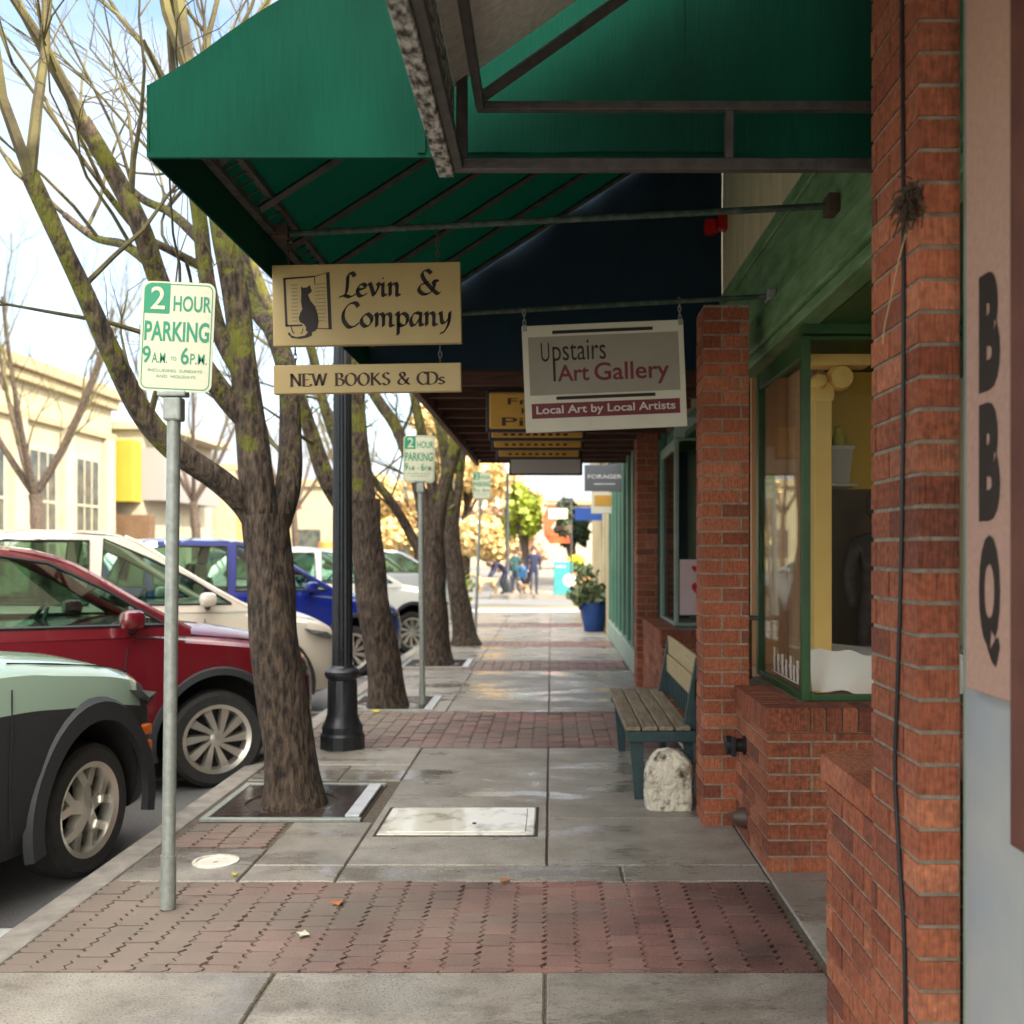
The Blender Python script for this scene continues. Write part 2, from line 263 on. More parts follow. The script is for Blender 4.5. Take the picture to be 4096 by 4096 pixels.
# ------------------------------------------------------------------ mesh helpers
class MB:
    def __init__(s): s.v = []; s.f = []; s.mi = []; s.m = 0
    def add(s, vs, fs):
        o = len(s.v); s.v += [Vector(x) for x in vs]
        for f in fs: s.f.append([o + i for i in f]); s.mi.append(s.m)
        return s
    def box(s, x0, x1, y0, y1, z0, z1):
        return s.add([(x0, y0, z0), (x1, y0, z0), (x1, y1, z0), (x0, y1, z0), (x0, y0, z1), (x1, y0, z1), (x1, y1, z1), (x0, y1, z1)],
                     [(0, 3, 2, 1), (4, 5, 6, 7), (0, 1, 5, 4), (1, 2, 6, 5), (2, 3, 7, 6), (3, 0, 4, 7)])
    def bev(s, x0, x1, y0, y1, z0, z1, b=.01):       # box with chamfered edges
        vs = []; cx = ((x0 + b, x1 - b), (y0 + b, y1 - b), (z0 + b, z1 - b)); ex = ((x0, x1), (y0, y1), (z0, z1))
        bm = bmesh.new(); bmesh.ops.create_cube(bm, size=1)
        for v in bm.verts: v.co = Vector(((x0 + x1) / 2 + v.co.x * (x1 - x0), (y0 + y1) / 2 + v.co.y * (y1 - y0), (z0 + z1) / 2 + v.co.z * (z1 - z0)))
        bmesh.ops.bevel(bm, geom=bm.edges[:], offset=b, segments=2, affect='EDGES', profile=.5)
        bm.verts.ensure_lookup_table(); s.add([v.co.copy() for v in bm.verts], [[v.index for v in f.verts] for f in bm.faces]); bm.free(); return s
    def prism(s, pts, f0, f1):
        """polygon extruded between two maps from 2-D to 3-D"""
        n = len(pts); a = [f0(*p) for p in pts]; b = [f1(*p) for p in pts]
        tri = tessellate_polygon([[Vector((p[0], p[1], 0)) for p in pts]])
        fs = [tuple(t) for t in tri] + [tuple(n + i for i in reversed(t)) for t in tri] + [(i, (i + 1) % n, n + (i + 1) % n, n + i) for i in range(n)]
        return s.add(a + b, fs)
    def flat(s, pts, f):
        return s.add([f(*p) for p in pts], [tuple(t) for t in tessellate_polygon([[Vector((p[0], p[1], 0)) for p in pts]])])
    def tube(s, pts, rad, n=8, cap=True, jitter=0):
        pts = [Vector(p) for p in pts]; rs = rad if isinstance(rad, (list, tuple)) else [rad] * len(pts)
        o = len(s.v); up = None; rings = 0
        for i, p in enumerate(pts):
            d = (pts[min(i + 1, len(pts) - 1)] - pts[max(i - 1, 0)])
            if d.length < 1e-9: d = Vector((0, 0, 1))
            d.normalize()
            if up is None: up = Vector((1, 0, 0)) if abs(d.x) < .9 else Vector((0, 1, 0))
            a = d.cross(up)
            if a.length < 1e-6: a = d.orthogonal()
            a.normalize(); b = d.cross(a).normalized(); up = b.cross(d).normalized() * -1 if False else a.cross(d)
            for k in range(n):
                t = 2 * math.pi * k / n; j = 1 + (jitter * mnoise.noise(Vector((math.cos(t) * 1.3, math.sin(t) * 1.3, p.z * 2.2 + p.x))) if jitter else 0)
                s.v.append(p + (a * math.cos(t) + b * math.sin(t)) * rs[i] * j)
        for i in range(len(pts) - 1):
            for k in range(n):
                s.f.append([o + i * n + k, o + i * n + (k + 1) % n, o + (i + 1) * n + (k + 1) % n, o + (i + 1) * n + k]); s.mi.append(s.m)
        if cap:
            s.f.append([o + k for k in reversed(range(n))]); s.mi.append(s.m)
            s.f.append([o + (len(pts) - 1) * n + k for k in range(n)]); s.mi.append(s.m)
        return s
    def lathe(s, c, prof, n=20, axis='z', cap=True):
        o = len(s.v); c = Vector(c)
        for r, h in prof:
            for k in range(n):
                t = 2 * math.pi * k / n; u, q = r * math.cos(t), r * math.sin(t)
                s.v.append(c + (Vector((u, q, h)) if axis == 'z' else Vector((u, h, q)) if axis == 'y' else Vector((h, u, q))))
        for i in range(len(prof) - 1):
            for k in range(n):
                s.f.append([o + i * n + k, o + i * n + (k + 1) % n, o + (i + 1) * n + (k + 1) % n, o + (i + 1) * n + k]); s.mi.append(s.m)
        for i in ((0, len(prof) - 1) if cap else ()):
            if prof[i][0] > 1e-5: s.f.append([o + i * n + k for k in range(n)]); s.mi.append(s.m)
        return s
    def build(s, name, mats, parent=None, smooth=False, local=False, ang=35):
        if not isinstance(mats, (list, tuple)): mats = [mats]
        me = bpy.data.meshes.new(name)
        off = Vector(parent.location) if (parent is not None and not local) else Vector((0, 0, 0))
        if parent is not None and not local and parent.parent: off += Vector(parent.parent.location)
        me.from_pydata([v - off for v in s.v], [], s.f)
        for m in mats: me.materials.append(M[m])
        if len(mats) > 1: me.polygons.foreach_set('material_index', s.mi)
        bm = bmesh.new(); bm.from_mesh(me); bmesh.ops.recalc_face_normals(bm, faces=bm.faces[:]); bm.to_mesh(me); bm.free()
        if smooth:
            me.polygons.foreach_set('use_smooth', [True] * len(me.polygons)); me.set_sharp_from_angle(angle=R(ang))
        o = bpy.data.objects.new(name, me); C.objects.link(o)
        if parent is not None: o.parent = parent
        return o

def tag(o, label, cat, group=None):
    o['label'] = label; o['category'] = cat
    if group: o['group'] = group
    return o
def thing(name, label, cat, loc=(0, 0, 0), rot=(0, 0, 0), group=None):
    o = bpy.data.objects.new(name, None); C.objects.link(o); o.location = loc; o.rotation_euler = rot; o.empty_display_size = .1
    return tag(o, label, cat, group)
def structure(o, kind='structure'):
    o['kind'] = kind; return o
def copy_thing(src, loc=None, rot=None):
    r = src.copy(); C.objects.link(r)
    if loc is not None: r.location = loc
    if rot is not None: r.rotation_euler = rot
    for ch in list(src.children):
        c = ch.copy(); C.objects.link(c); c.parent = r
        for g in ch.children:
            d = g.copy(); C.objects.link(d); d.parent = c
    return r
def catmull(p, n=8):
    p = [Vector(q) for q in p]; out = []
    for i in range(len(p) - 1):
        a, b, c, d = p[max(i - 1, 0)], p[i], p[i + 1], p[min(i + 2, len(p) - 1)]
        for k in range(n):
            t = k / n; out.append(.5 * (2 * b + (c - a) * t + (2 * a - 5 * b + 4 * c - d) * t * t + (3 * b - a - 3 * c + d) * t ** 3))
    return out + [p[-1]]

_txt = {}
def text_geo(body, bold=0.0):
    k = (body, bold)
    if k in _txt: return _txt[k]
    cu = bpy.data.curves.new('t', 'FONT'); cu.body = body; cu.size = 1; cu.offset = bold; cu.resolution_u = 4; cu.fill_mode = 'FRONT'
    o = bpy.data.objects.new('t', cu); C.objects.link(o); bpy.context.view_layer.update()
    me = o.evaluated_get(bpy.context.evaluated_depsgraph_get()).to_mesh()
    vs = [(v.co.x, v.co.y) for v in me.vertices]; fs = [tuple(p.vertices) for p in me.polygons]
    o.evaluated_get(bpy.context.evaluated_depsgraph_get()).to_mesh_clear()
    bpy.data.objects.remove(o); bpy.data.curves.remove(cu); _txt[k] = (vs, fs); return _txt[k]
def text(mb, body, x0, x1, z0, z1, y, bold=0.0):
    """lettering fitted into the rectangle x0..x1, z0..z1 at depth y"""
    vs, fs = text_geo(body, bold)
    ax, bx = min(v[0] for v in vs), max(v[0] for v in vs); az, bz = min(v[1] for v in vs), max(v[1] for v in vs)
    return mb.add([(x0 + (v[0] - ax) / (bx - ax) * (x1 - x0), y, z0 + (v[1] - az) / (bz - az) * (z1 - z0)) for v in vs], fs)
CAL = {'L': (.66, [[(.62, .8), (.5, .95), (.36, .86), (.33, .55), (.27, .15), (.13, .02)], [(0, -.02), (.2, .05), (.42, -.02), (.64, .1)]]),
 'e': (.46, [[(.06, .27), (.32, .31), (.36, .42), (.22, .5), (.06, .32), (.07, .1), (.2, 0), (.42, .12)]]),
 'v': (.46, [[(0, .44), (.08, .5), (.22, .02)], [(.22, .02), (.42, .4), (.36, .52)]]),
 'i': (.3, [[(.02, .42), (.12, .5), (.11, .1), (.18, 0), (.28, .08)], [(.1, .68), (.16, .73)]]),
 'n': (.52, [[(0, .42), (.09, .5), (.09, .0)], [(.09, .32), (.25, .5), (.36, .4), (.35, .08), (.42, 0), (.5, .06)]]),
 'm': (.8, [[(0, .42), (.09, .5), (.09, .0)], [(.09, .32), (.24, .5), (.34, .4), (.34, 0)], [(.34, .32), (.5, .5), (.61, .4), (.6, .08), (.67, 0), (.76, .06)]]),
 'C': (.68, [[(.62, .78), (.52, .93), (.3, .9), (.08, .62), (.06, .28), (.25, 0), (.45, .02), (.64, .16)]]),
 'o': (.52, [[(.24, .5), (.06, .34), (.06, .14), (.22, 0), (.4, .15), (.42, .34), (.28, .5), (.2, .48)]]),
 'p': (.52, [[(0, .42), (.09, .5), (.08, -.34)], [(.09, .32), (.26, .5), (.43, .36), (.4, .1), (.24, 0), (.08, .1)]]),
 'a': (.54, [[(.4, .46), (.2, .5), (.04, .26), (.08, .03), (.2, .03), (.4, .34)], [(.42, .5), (.39, .1), (.46, 0), (.54, .08)]]),
 'y': (.54, [[(.02, .44), (.1, .5), (.13, .16), (.24, .08), (.4, .3)], [(.44, .52), (.38, .05), (.2, -.26), (.08, -.3)]]),
 '&': (.8, [[(.74, .5), (.56, .52), (.6, .3), (.42, .03), (.2, .0), (.05, .18), (.14, .38), (.38, .46)], [(.5, .82), (.34, .96), (.18, .84), (.22, .62), (.4, .34), (.7, .0), (.78, .06)]]), ' ': (.3, [])}
ROM = {'N': (.62, [[(.08, 0), (.08, .9)], [(.08, .9), (.5, .02)], [(.5, 0), (.5, .9)], [(0, .9), (.1, .9)], [(.42, .9), (.58, .9)], [(0, .0), (.16, .0)]]),
 'E': (.5, [[(.08, 0), (.08, .9)], [(.0, .9), (.4, .9), (.4, .8)], [(.08, .47), (.34, .47)], [(.0, 0), (.42, 0), (.44, .14)]]),
 'W': (.84, [[(.05, .9), (.22, .02)], [(.22, .02), (.4, .88)], [(.4, .88), (.56, .02)], [(.56, .02), (.74, .9)], [(0, .9), (.12, .9)], [(.66, .9), (.8, .9)]]),
 'B': (.52, [[(.08, 0), (.08, .9)], [(0, .9), (.28, .9), (.36, .78), (.34, .58), (.1, .48)], [(.1, .48), (.34, .46), (.44, .3), (.4, .08), (.25, 0), (0, 0)]]),
 'O': (.66, [[(.3, .92), (.1, .75), (.04, .45), (.1, .15), (.3, -.02), (.5, .15), (.56, .45), (.5, .75), (.3, .92)]]),
 'K': (.6, [[(.08, 0), (.08, .9)], [(.45, .9), (.1, .42)], [(.18, .52), (.52, 0)], [(0, 0), (.16, 0)], [(0, .9), (.16, .9)]]),
 'S': (.44, [[(.36, .78), (.22, .92), (.07, .76), (.12, .55), (.32, .38), (.36, .16), (.2, -.02), (.03, .14)]]),
 '&': (.64, [[(.55, .5), (.4, .12), (.2, 0), (.05, .15), (.12, .4), (.36, .64), (.34, .86), (.22, .92), (.13, .76), (.25, .5), (.5, .12), (.62, 0)]]),
 'C': (.5, [[(.52, .74), (.34, .92), (.12, .76), (.04, .45), (.12, .15), (.34, -.02), (.54, .16)]]),
 'D': (.62, [[(.08, 0), (.08, .9)], [(0, .9), (.28, .9), (.5, .72), (.54, .4), (.44, .1), (.25, 0), (0, 0)]]),
 's': (.36, [[(.28, .44), (.16, .52), (.05, .42), (.1, .3), (.25, .2), (.26, .06), (.14, -.01), (.02, .08)]]), ' ': (.36, [])}
def strokes(mb, font, s, x0, x1, z0, cap, y, nib, ang):
    tot = sum(font[c][0] for c in s); k = (x1 - x0) / tot; x = x0; a = Vector((math.cos(R(ang)), math.sin(R(ang)))) * nib / 2; b = Vector((-a.y, a.x)) * .28
    for c in s:
        for st in font[c][1]:
            pts = [Vector((x + p[0] * k, z0 + p[1] * cap)) for p in st]
            if len(pts) > 2: pts = catmull(pts, 6)
            for i in range(len(pts) - 1):
                p, q = pts[i], pts[i + 1]; d = q - p
                for h in ((a,), (b,)):
                    h = h[0]
                    mb.add([(u.x, y, u.y) for u in (p - h, q - h, q + h, p + h)], [(0, 1, 2, 3)])
        x += font[c][0] * k

def bricks(mb, x0, x1, y0, y1, z0, z1, left=True, front=True, c=.0768, back=False):
    """courses of real bricks on the street side (left) and the near end (front) of a core of mortar"""
    L, j, T = .2015, .011, .097; k = 0; z = z0; nar = (x1 - x0) < .13
    while z < z1 - .02:
        zt = min(z + c - j, z1)
        def put(a0, a1, b0, b1):
            e = rnd.uniform(-.0012, .0012); f = rnd.uniform(-.0012, .0012)
            mb.box(a0 + e, a1 + e, b0 + f, b1 + f, z + rnd.uniform(-.0008, .0008), zt)
        if left:
            y = y0 if (k % 2 == 0 or nar or not front) else y0 + T + j
            first = True
            while y < y1 - .015:
                ln = T if (first and k % 2 == 1 and (nar or not front)) else L
                ye = min(y + ln, y1); put(x0, x0 + T, y, ye); y = ye + j; first = False
        if front and not nar:
            x = x0 + T + j if k % 2 == 0 else x0
            while x < x1 - .015:
                xe = min(x + L, x1); put(x, xe, y0, y0 + T); x = xe + j
        z += c; k += 1
    return mb
def brick_part(name, parent, x0, x1, y0, y1, z0, z1, left=True, front=True, extra=None):
    mb = MB(); mb.m = 0; bricks(mb, x0, x1, y0, y1, z0, z1, left, front)
    if extra: extra(mb)
    mb.m = 1; e = .0055; mb.box(x0 + (e if left else 0), x1 - .001, y0 + (e if front else 0), y1 - .0015, z0, z1 - .004)
    return mb.build(name, ['brick', 'mortar'], parent)
def rowlock(mb, x0, x1, y0, y1, z0, z1, dx, dy, front=True, left=True):
    w_, j = .066, .0095
    if left:
        y = y0
        while y < y1 - .02: mb.box(x0, x0 + dx, y, min(y + w_, y1), z0, z1 + rnd.uniform(-.002, .001)); y += w_ + j
    if front:
        x = x0 + (dx + j if left else 0)
        while x < x1 - .02: mb.box(x, min(x + w_, x1), y0, y0 + dy, z0, z1 + rnd.uniform(-.002, .001)); x += w_ + j

# ------------------------------------------------------------------ the setting: ground, pavement, road
structure(MB().add([(-600, -200, -.2), (600, -200, -.2), (600, 900, -.2), (-600, 900, -.2)], [(0, 1, 2, 3)]).build('ground', 'ground'))
structure(MB().box(-60, -2.15, -30, 140, -.3, -.13).build('road', 'road'))
structure(MB().box(-2.15, 40, 26.6, 35.0, -.3, -.13).build('side_street', 'road'))
cb = MB()
for y in range(-12, 26, 3): cb.bev(-2.15, -2.006, y + .006, min(y + 2.994, 26.6), -.2, 0, .012)
structure(cb.build('curb', 'curb'))
structure(MB().box(-2.004, 1.9, -12, 26.6, -.2, -.011).build('pavement_bed', 'sand'))
bands = [(3.66, 4.66), (7.82, 9.58), (12.9, 14.1), (16.1, 17.1), (20.2, 21.4)]
def paver_band(y0, y1, x0=-2.0, x1=1.0, tooth=True):
    mb = MB(); W_, g = .1235, .0042; n = round((x1 - x0) / W_); L = .108; st = 4 if y0 < 12 else 0; amp = .0105
    for i in range(n):
        xa = x0 + i * W_; y = y0 - rnd.random() * L
        edge = lambda x, t: x + (amp if (round(t / (L / 4)) % 2) else -amp) * (1 if st else 0)
        while y < y1 - .004:
            a = max(y, y0); b = min(y + L - g, y1); z = rnd.uniform(-.004, 0.002); tl = rnd.uniform(-.003, .003)
            if b - a > .015:
                k = 4 if st else 1
                ys = [a + (b - a) * q / k for q in range(k + 1)]
                lf = [(xa + g + (amp * (1 if (round((yy - y0) / (L / 4)) % 2) else -1) if st else 0), yy) for yy in ys]
                rt = [(xa + W_ - g + (amp * (1 if (round((yy - y0) / (L / 4)) % 2) else -1) if st else 0), yy) for yy in ys]
                poly = lf + rt[::-1]; m = len(poly)
                vs = [(p[0], p[1], z + tl * (p[0] - xa) / W_) for p in poly] + [(p[0], p[1], -.03) for p in poly]
                mb.add(vs, [tuple(range(m))] + [(q, (q + 1) % m, m + (q + 1) % m, m + q) for q in range(m)])
            y += L
    return mb
for a, b in bands: structure(paver_band(a, b).build('brick_paving', 'paver'))
structure(paver_band(5.2, 5.66, -1.95, -1.44).build('brick_paving', 'paver'))
sl = MB(); g = .005
def slab(x0, x1, y0, y1, dz=0):
    dz += rnd.uniform(-.002, .001); b = .006
    sl.add([(x0 + g, y0 + g, -.06), (x1 - g, y0 + g, -.06), (x1 - g, y1 - g, -.06), (x0 + g, y1 - g, -.06),
            (x0 + g, y0 + g, dz - b), (x1 - g, y0 + g, dz - b), (x1 - g, y1 - g, dz - b), (x0 + g, y1 - g, dz - b),
            (x0 + g + b, y0 + g + b, dz), (x1 - g - b, y0 + g + b, dz), (x1 - g - b, y1 - g - b, dz), (x0 + g + b, y1 - g - b, dz)],
           [(0, 1, 5, 4), (1, 2, 6, 5), (2, 3, 7, 6), (3, 0, 4, 7), (4, 5, 9, 8), (5, 6, 10, 9), (6, 7, 11, 10), (7, 4, 8, 11), (8, 9, 10, 11)])
XR = 1.85
for a, b in ((-2.0, -.985), (-.985, -.02), (-.02, .98), (.98, XR)):
    for y0, y1 in ((-12, -2), (-2, .6), (.6, 2.1), (2.1, 3.66)): slab(a, b, y0, y1)
# first concrete bay with its narrow header course
slab(-2.0, -1.43, 4.66, 5.18); slab(-1.43, -.985, 4.66, 4.9); slab(-.985, .33, 4.66, 4.9); slab(.33, 1.0, 4.66, 4.9); slab(1.0, XR, 3.66, 4.9)
slab(-1.43, -.985, 4.9, 5.68); slab(-.985, -.02, 4.9, 6.26); slab(-.02, 1.0, 4.9, 5.77); slab(1.0, XR, 4.9, 5.77); slab(-.985, -.02, 6.26, 7.82)
slab(-.02, XR, 5.77, 7.82); slab(-2.0, -1.4, 6.72, 7.2); slab(-1.4, -.985, 6.72, 7.2); slab(-2.0, -.985, 7.2, 7.82)
prev = 7.82
for i, (a, b) in enumerate(bands[1:]):
    nxt = bands[i + 2][0] if i + 2 < len(bands) else 26.6
    for x0, x1 in ((-2.0, -.985), (-.985, -.02), (-.02, 1.0)):
        n = max(1, round((nxt - b) / 1.5))
        for q in range(n): slab(x0, x1, b + (nxt - b) * q / n, b + (nxt - b) * (q + 1) / n)
    slab(1.0, XR, a, nxt)
structure(sl.build('sidewalk', 'concrete'))
fs = MB()
for x0, x1 in ((-2.1, -.6), (-.6, .9), (.9, 2.4)):
    for q in range(7): fs.bev(x0 + g, x1 - g, 35.2 + q * 1.5, 36.69 + q * 1.5, -.2, 0, .008)
structure(fs.build('sidewalk', 'concrete'))
structure(MB().box(-2.1, 2.4, 27.2, 30.0, -.13, -.126).build('crosswalk', 'paint_yellow'))
structure(MB().box(-2.0, .98, 25.2, 26.4, -.06, .006).build('kerb_ramp', 'paint_white'))
st = MB()
for q in range(9): st.box(-6.6, -2.3, 4.3 + q * 3.0, 4.42 + q * 3.0, -.13, -.126)
structure(st.build('parking_line', 'paint_white'))
# ------------------------------------------------------------------ shop building on the right (near)
shop = thing('shop_building', 'red brick shop front with green framed bay windows along the sidewalk', 'building', (1.2, 5, 0))
brick_part('brick_pier', shop, .87, .972, 2.43, 2.785, 0, 4.6)
def cap1(mb):
    y = 2.787
    prof = [(.864, .775), (.864, .852), (1.36, .9), (1.36, .775)]
    while y < 3.28:
        ye = min(y + .2, 3.29); mb.prism(prof, lambda a, b: Vector((a, y, b)), lambda a, b: Vector((a, ye, b))); y = ye + .0005
brick_part('brick_plinth', shop, .88, 1.35, 2.787, 3.275, 0, .772, extra=cap1)
def cap2(mb): rowlock(mb, 1.002, 2.4, 4.785, 5.62, .655, .768, .2, .2)
brick_part('brick_plinth', shop, 1.01, 2.4, 4.79, 6.1, 0, .648, extra=cap2)
MB().box(1.02, 2.39, 4.8, 6.1, .644, .757).build('sill', 'mortar', shop)
brick_part('brick_pier', shop, .83, 1.08, 5.6, 5.86, 0, 2.85)
brick_part('brick_pier', shop, .95, 1.18, 11.35, 11.75, 0, 3.0)
def cap3(mb): rowlock(mb, 1.002, 2.0, 9.3, 11.34, .655, .768, .2, .2)
brick_part('brick_plinth', shop, 1.01, 2.0, 9.3, 11.34, 0, .648, extra=cap3)
MB().box(1.02, 1.99, 9.31, 11.34, .644, .757).build('sill', 'mortar', shop)
MB().box(1.235, 1.4, -6, 7.39, 3.3, 7.8).box(1.238, 1.4, 7.4, 12.0, 2.9, 7.8).box(1.225, 1.235, 2.8, 7.35, 3.3, 3.33).build('upper_wall', 'cream_board', shop)
MB().box(.975, 1.3, -6, 2.425, 0, 4.6).build('side_wall', 'wall_grey', shop)
MB().box(1.2, 3.8, -6, 12, 7.8, 8.0).box(3.6, 3.8, -6, 12, 0, 7.8).build('roof', 'wall_grey', shop)
fb = MB(); fb.bev(1.2, 1.3, 2.8, 7.2, 2.84, 3.297, .006); fb.bev(1.165, 1.3, 2.8, 7.2, 2.66, 2.838, .012); fb.bev(1.19, 1.3, 2.8, 7.2, 2.6, 2.658, .008)
fb.bev(1.18, 1.2, 2.8, 7.2, 3.2, 3.28, .008)
fb.build('fascia', 'wood_green', shop)
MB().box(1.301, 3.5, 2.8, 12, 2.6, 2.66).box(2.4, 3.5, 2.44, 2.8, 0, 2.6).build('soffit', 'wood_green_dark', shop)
# window frames: posts and rails
def bay(yc, y1, xg, zs, zt, xr, inside):
    f = MB(); p = .042
    f.bev(xg, xg + p, yc, yc + p, zs, zt, .004); f.bev(xg, xg + p, y1 - p - .02, y1, zs, zt, .004)
    f.bev(xg + p, xr, yc + .004, yc + p - .004, zs, zs + .032, .004); f.bev(xg + p, xr, yc + .004, yc + p - .004, zt - .02, zt, .004)
    f.bev(xg + .004, xg + p - .004, yc + p, y1 - p - .02, zs, zs + .032, .004); f.bev(xg + .004, xg + p - .004, yc + p, y1 - p - .02, zt - .1, zt, .004)
    f.box(xg - .0, xr, yc - .03, yc + .05, zt + .003, zt + .2)
    fr = f.build('window_frame', inside, shop)
    MB().box(xg + p, xr, yc + .018, yc + .024, zs + .032, zt - .02).build('pane', 'shop_glass', fr)
    MB().box(xg + .018, xg + .024, yc + p, y1 - p - .02, zs + .032, zt - .1).build('pane', 'shop_glass', fr)
bay(4.985, 6.1, 1.22, .77, 2.55, 2.4, 'wood_green_dark')
bay(9.98, 11.3, 1.2, .77, 2.6, 2.0, 'teal_pale')
# display interiors
inn = MB(); inn.box(1.53, 2.4, 6.3, 6.4, .77, 2.6).build('display_wall', 'ochre_dark', shop)
MB().box(1.54, 2.4, 6.28, 6.298, .77, 1.88).build('wainscot', 'brown_dark', shop)
MB().box(1.5, 1.53, 5.75, 6.55, .78, 2.6).box(1.27, 1.499, 6.5, 6.54, .78, 2.6).box(1.488, 1.499, 6.1, 6.14, .78, 2.6).box(1.488, 1.499, 5.75, 5.8, .78, 2.6).build('display_partition', 'wood_panel', shop)
MB().box(1.27, 3.5, 5.03, 6.89, .7, .775).build('display_floor', 'wood_panel', shop)
col = MB(); col.bev(1.335, 1.425, 5.2, 5.29, .78, 2.36, .006); col.build('display_column', 'ochre', shop)
cp = MB(); cp.bev(1.31, 1.62, 5.18, 5.32, 2.44, 2.5, .01); cp.lathe((1.47, 5.16, 2.38), [(.0, 0), (.055, .01), (.07, .06), (.055, .12), (0, .13)], 14, 'y'); cp.lathe((1.36, 5.15, 2.36), [(0, 0), (.03, .01), (.042, .06), (0, .14)], 12, 'y')
cp.bev(1.325, 1.44, 5.19, 5.3, 2.26, 2.34, .02)
cp.build('column_capital', 'ochre', shop, True)
dr = MB()
def drape(x0, x1, y0, y1, z0, z1):
    n, m = 34, 9; vs = []; per = 0
    for k in range(m):
        for i in range(n):
            t = i / (n - 1); x = x0 + (x1 - x0) * t; h = z1 - (z1 - z0) * k / (m - 1)
            vs.append((x, y0 - .03 * (k / m) * (1 + math.sin(t * 23 + 2 * math.sin(t * 9) + k * .25)), h + .012 * math.sin(t * 15) + .01 * math.sin(t * 37 + k)))
    for i in range(n): t = i / (n - 1); vs.append((x0 + (x1 - x0) * t, y1, z1 + .01 * math.sin(t * 11)))
    fs_ = [(k * n + i, k * n + i + 1, (k + 1) * n + i + 1, (k + 1) * n + i) for k in range(m - 1) for i in range(n - 1)] + [(i, m * n + i, m * n + i + 1, i + 1) for i in range(n - 1)]
    dr.add(vs, fs_)
drape(1.31, 2.3, 5.2, 5.6, .785, .99)
tag(dr.build('display_cloth', 'cloth_white', None, True), 'white cloth draped over the display shelf inside the green shop window', 'cloth')
bn = thing('storage_bin', 'pale grey bin on a small wall shelf inside the shop window', 'bin', (1.68, 6.15, 1.9))
MB().add([(1.6, 6.06, 1.9), (1.76, 6.06, 1.9), (1.76, 6.2, 1.9), (1.6, 6.2, 1.9), (1.58, 6.04, 2.1), (1.78, 6.04, 2.1), (1.78, 6.22, 2.1), (1.58, 6.22, 2.1)], [(0, 1, 2, 3), (4, 5, 6, 7), (0, 1, 5, 4), (1, 2, 6, 5), (2, 3, 7, 6), (3, 0, 4, 7)]).build('tub', 'blank_grey', bn)
MB().bev(1.57, 1.79, 6.03, 6.23, 2.1, 2.125, .008).build('lid', 'sign_white', bn)
MB().bev(1.56, 1.8, 6.02, 6.278, 1.882, 1.898, .004).build('shelf', 'sign_white', bn)
yb = MB(); yb.lathe((1.72, 6.12, 2.126), [(.04, 0), (.045, .04), (.028, .08), (.035, .11), (0, .12)], 12)
tag(yb.build('bottle', 'leaf_yellow', None, True), 'yellow bottle standing on the bin inside the shop window', 'bottle')

def skin(name, joints, edges, m, parent, sub=2):
    me = bpy.data.meshes.new('s'); ks = list(joints); me.from_pydata([joints[k][0] for k in ks], [(ks.index(a), ks.index(b)) for a, b in edges], [])
    o = bpy.data.objects.new('s', me); C.objects.link(o)
    md = o.modifiers.new('s', 'SKIN'); md.use_smooth_shade = True; md.branch_smoothing = .4
    sv = me.skin_vertices[0].data
    for i, k in enumerate(ks):
        r = joints[k][1]; sv[i].radius = r if isinstance(r, tuple) else (r, r); sv[i].use_root = (i == 0)
    sb = o.modifiers.new('b', 'SUBSURF'); sb.levels = sub; sb.render_levels = sub
    bpy.context.view_layer.update(); dg = bpy.context.evaluated_depsgraph_get()
    nm = bpy.data.meshes.new_from_object(o.evaluated_get(dg)); nm.name = name
    bpy.data.objects.remove(o); bpy.data.meshes.remove(me)
    nm.materials.clear(); nm.materials.append(M[m]); nm.polygons.foreach_set('use_smooth', [True] * len(nm.polygons))
    r = bpy.data.objects.new(name, nm); C.objects.link(r); r.parent = parent; return r
mq = thing('mannequin', 'dark clothed mannequin standing in the green framed shop window', 'mannequin', (1.86, 5.85, .775)); mq.scale = (.7, .7, .68)
skin('coat', {'h': ((0, 0, .55), (.17, .12)), 'b': ((0, 0, .12), (.2, .14)), 'w': ((0, 0, .85), (.14, .1)), 'c': ((0, 0, 1.1), (.17, .11)), 'n': ((0, 0, 1.27), (.07, .06)),
     'ls': ((-.17, 0, 1.15), .06), 'le': ((-.25, -.03, .85), .055), 'lw': ((-.22, -.1, .6), .045), 'rs': ((.17, 0, 1.15), .06), 're': ((.25, -.03, .85), .055), 'rw': ((.22, -.1, .6), .045)},
     [('h', 'b'), ('h', 'w'), ('w', 'c'), ('c', 'n'), ('c', 'ls'), ('ls', 'le'), ('le', 'lw'), ('c', 'rs'), ('rs', 're'), ('re', 'rw')], 'garment', mq)
MB().lathe((0, 0, 1.28), [(.045, 0), (.05, .06), (.085, .1), (.095, .18), (.08, .26), (.04, .3), (0, .305)], 16).build('head', 'garment', mq, True, True)
MB().lathe((0, 0, 0), [(.14, 0), (.14, .015), (.015, .02), (.015, .2)], 16).build('stand', 'steel_dark', mq, False, True)
# small white vases on the display shelf
for i, (x, y, s, lb) in enumerate(((1.36, 5.33, 1.0, 'white vase at the left end of the window display cloth'), (1.72, 5.36, .8, 'smaller pale vase in the middle of the window display cloth'), (1.98, 5.4, 1.15, 'tallest pale glass vase on the window display cloth beside the brick pier'))):
    v = MB().lathe((x, y, .972), [(.03 * s, 0), (.05 * s, .06 * s), (.045 * s, .14 * s), (.022 * s, .22 * s), (.034 * s, .27 * s), (.026 * s, .27 * s), (.01 * s, .2 * s)], 14).build('vase', 'pale_ink' if i else 'sign_white', None, True)
    tag(v, lb, 'vase', 'vases in the shop window')
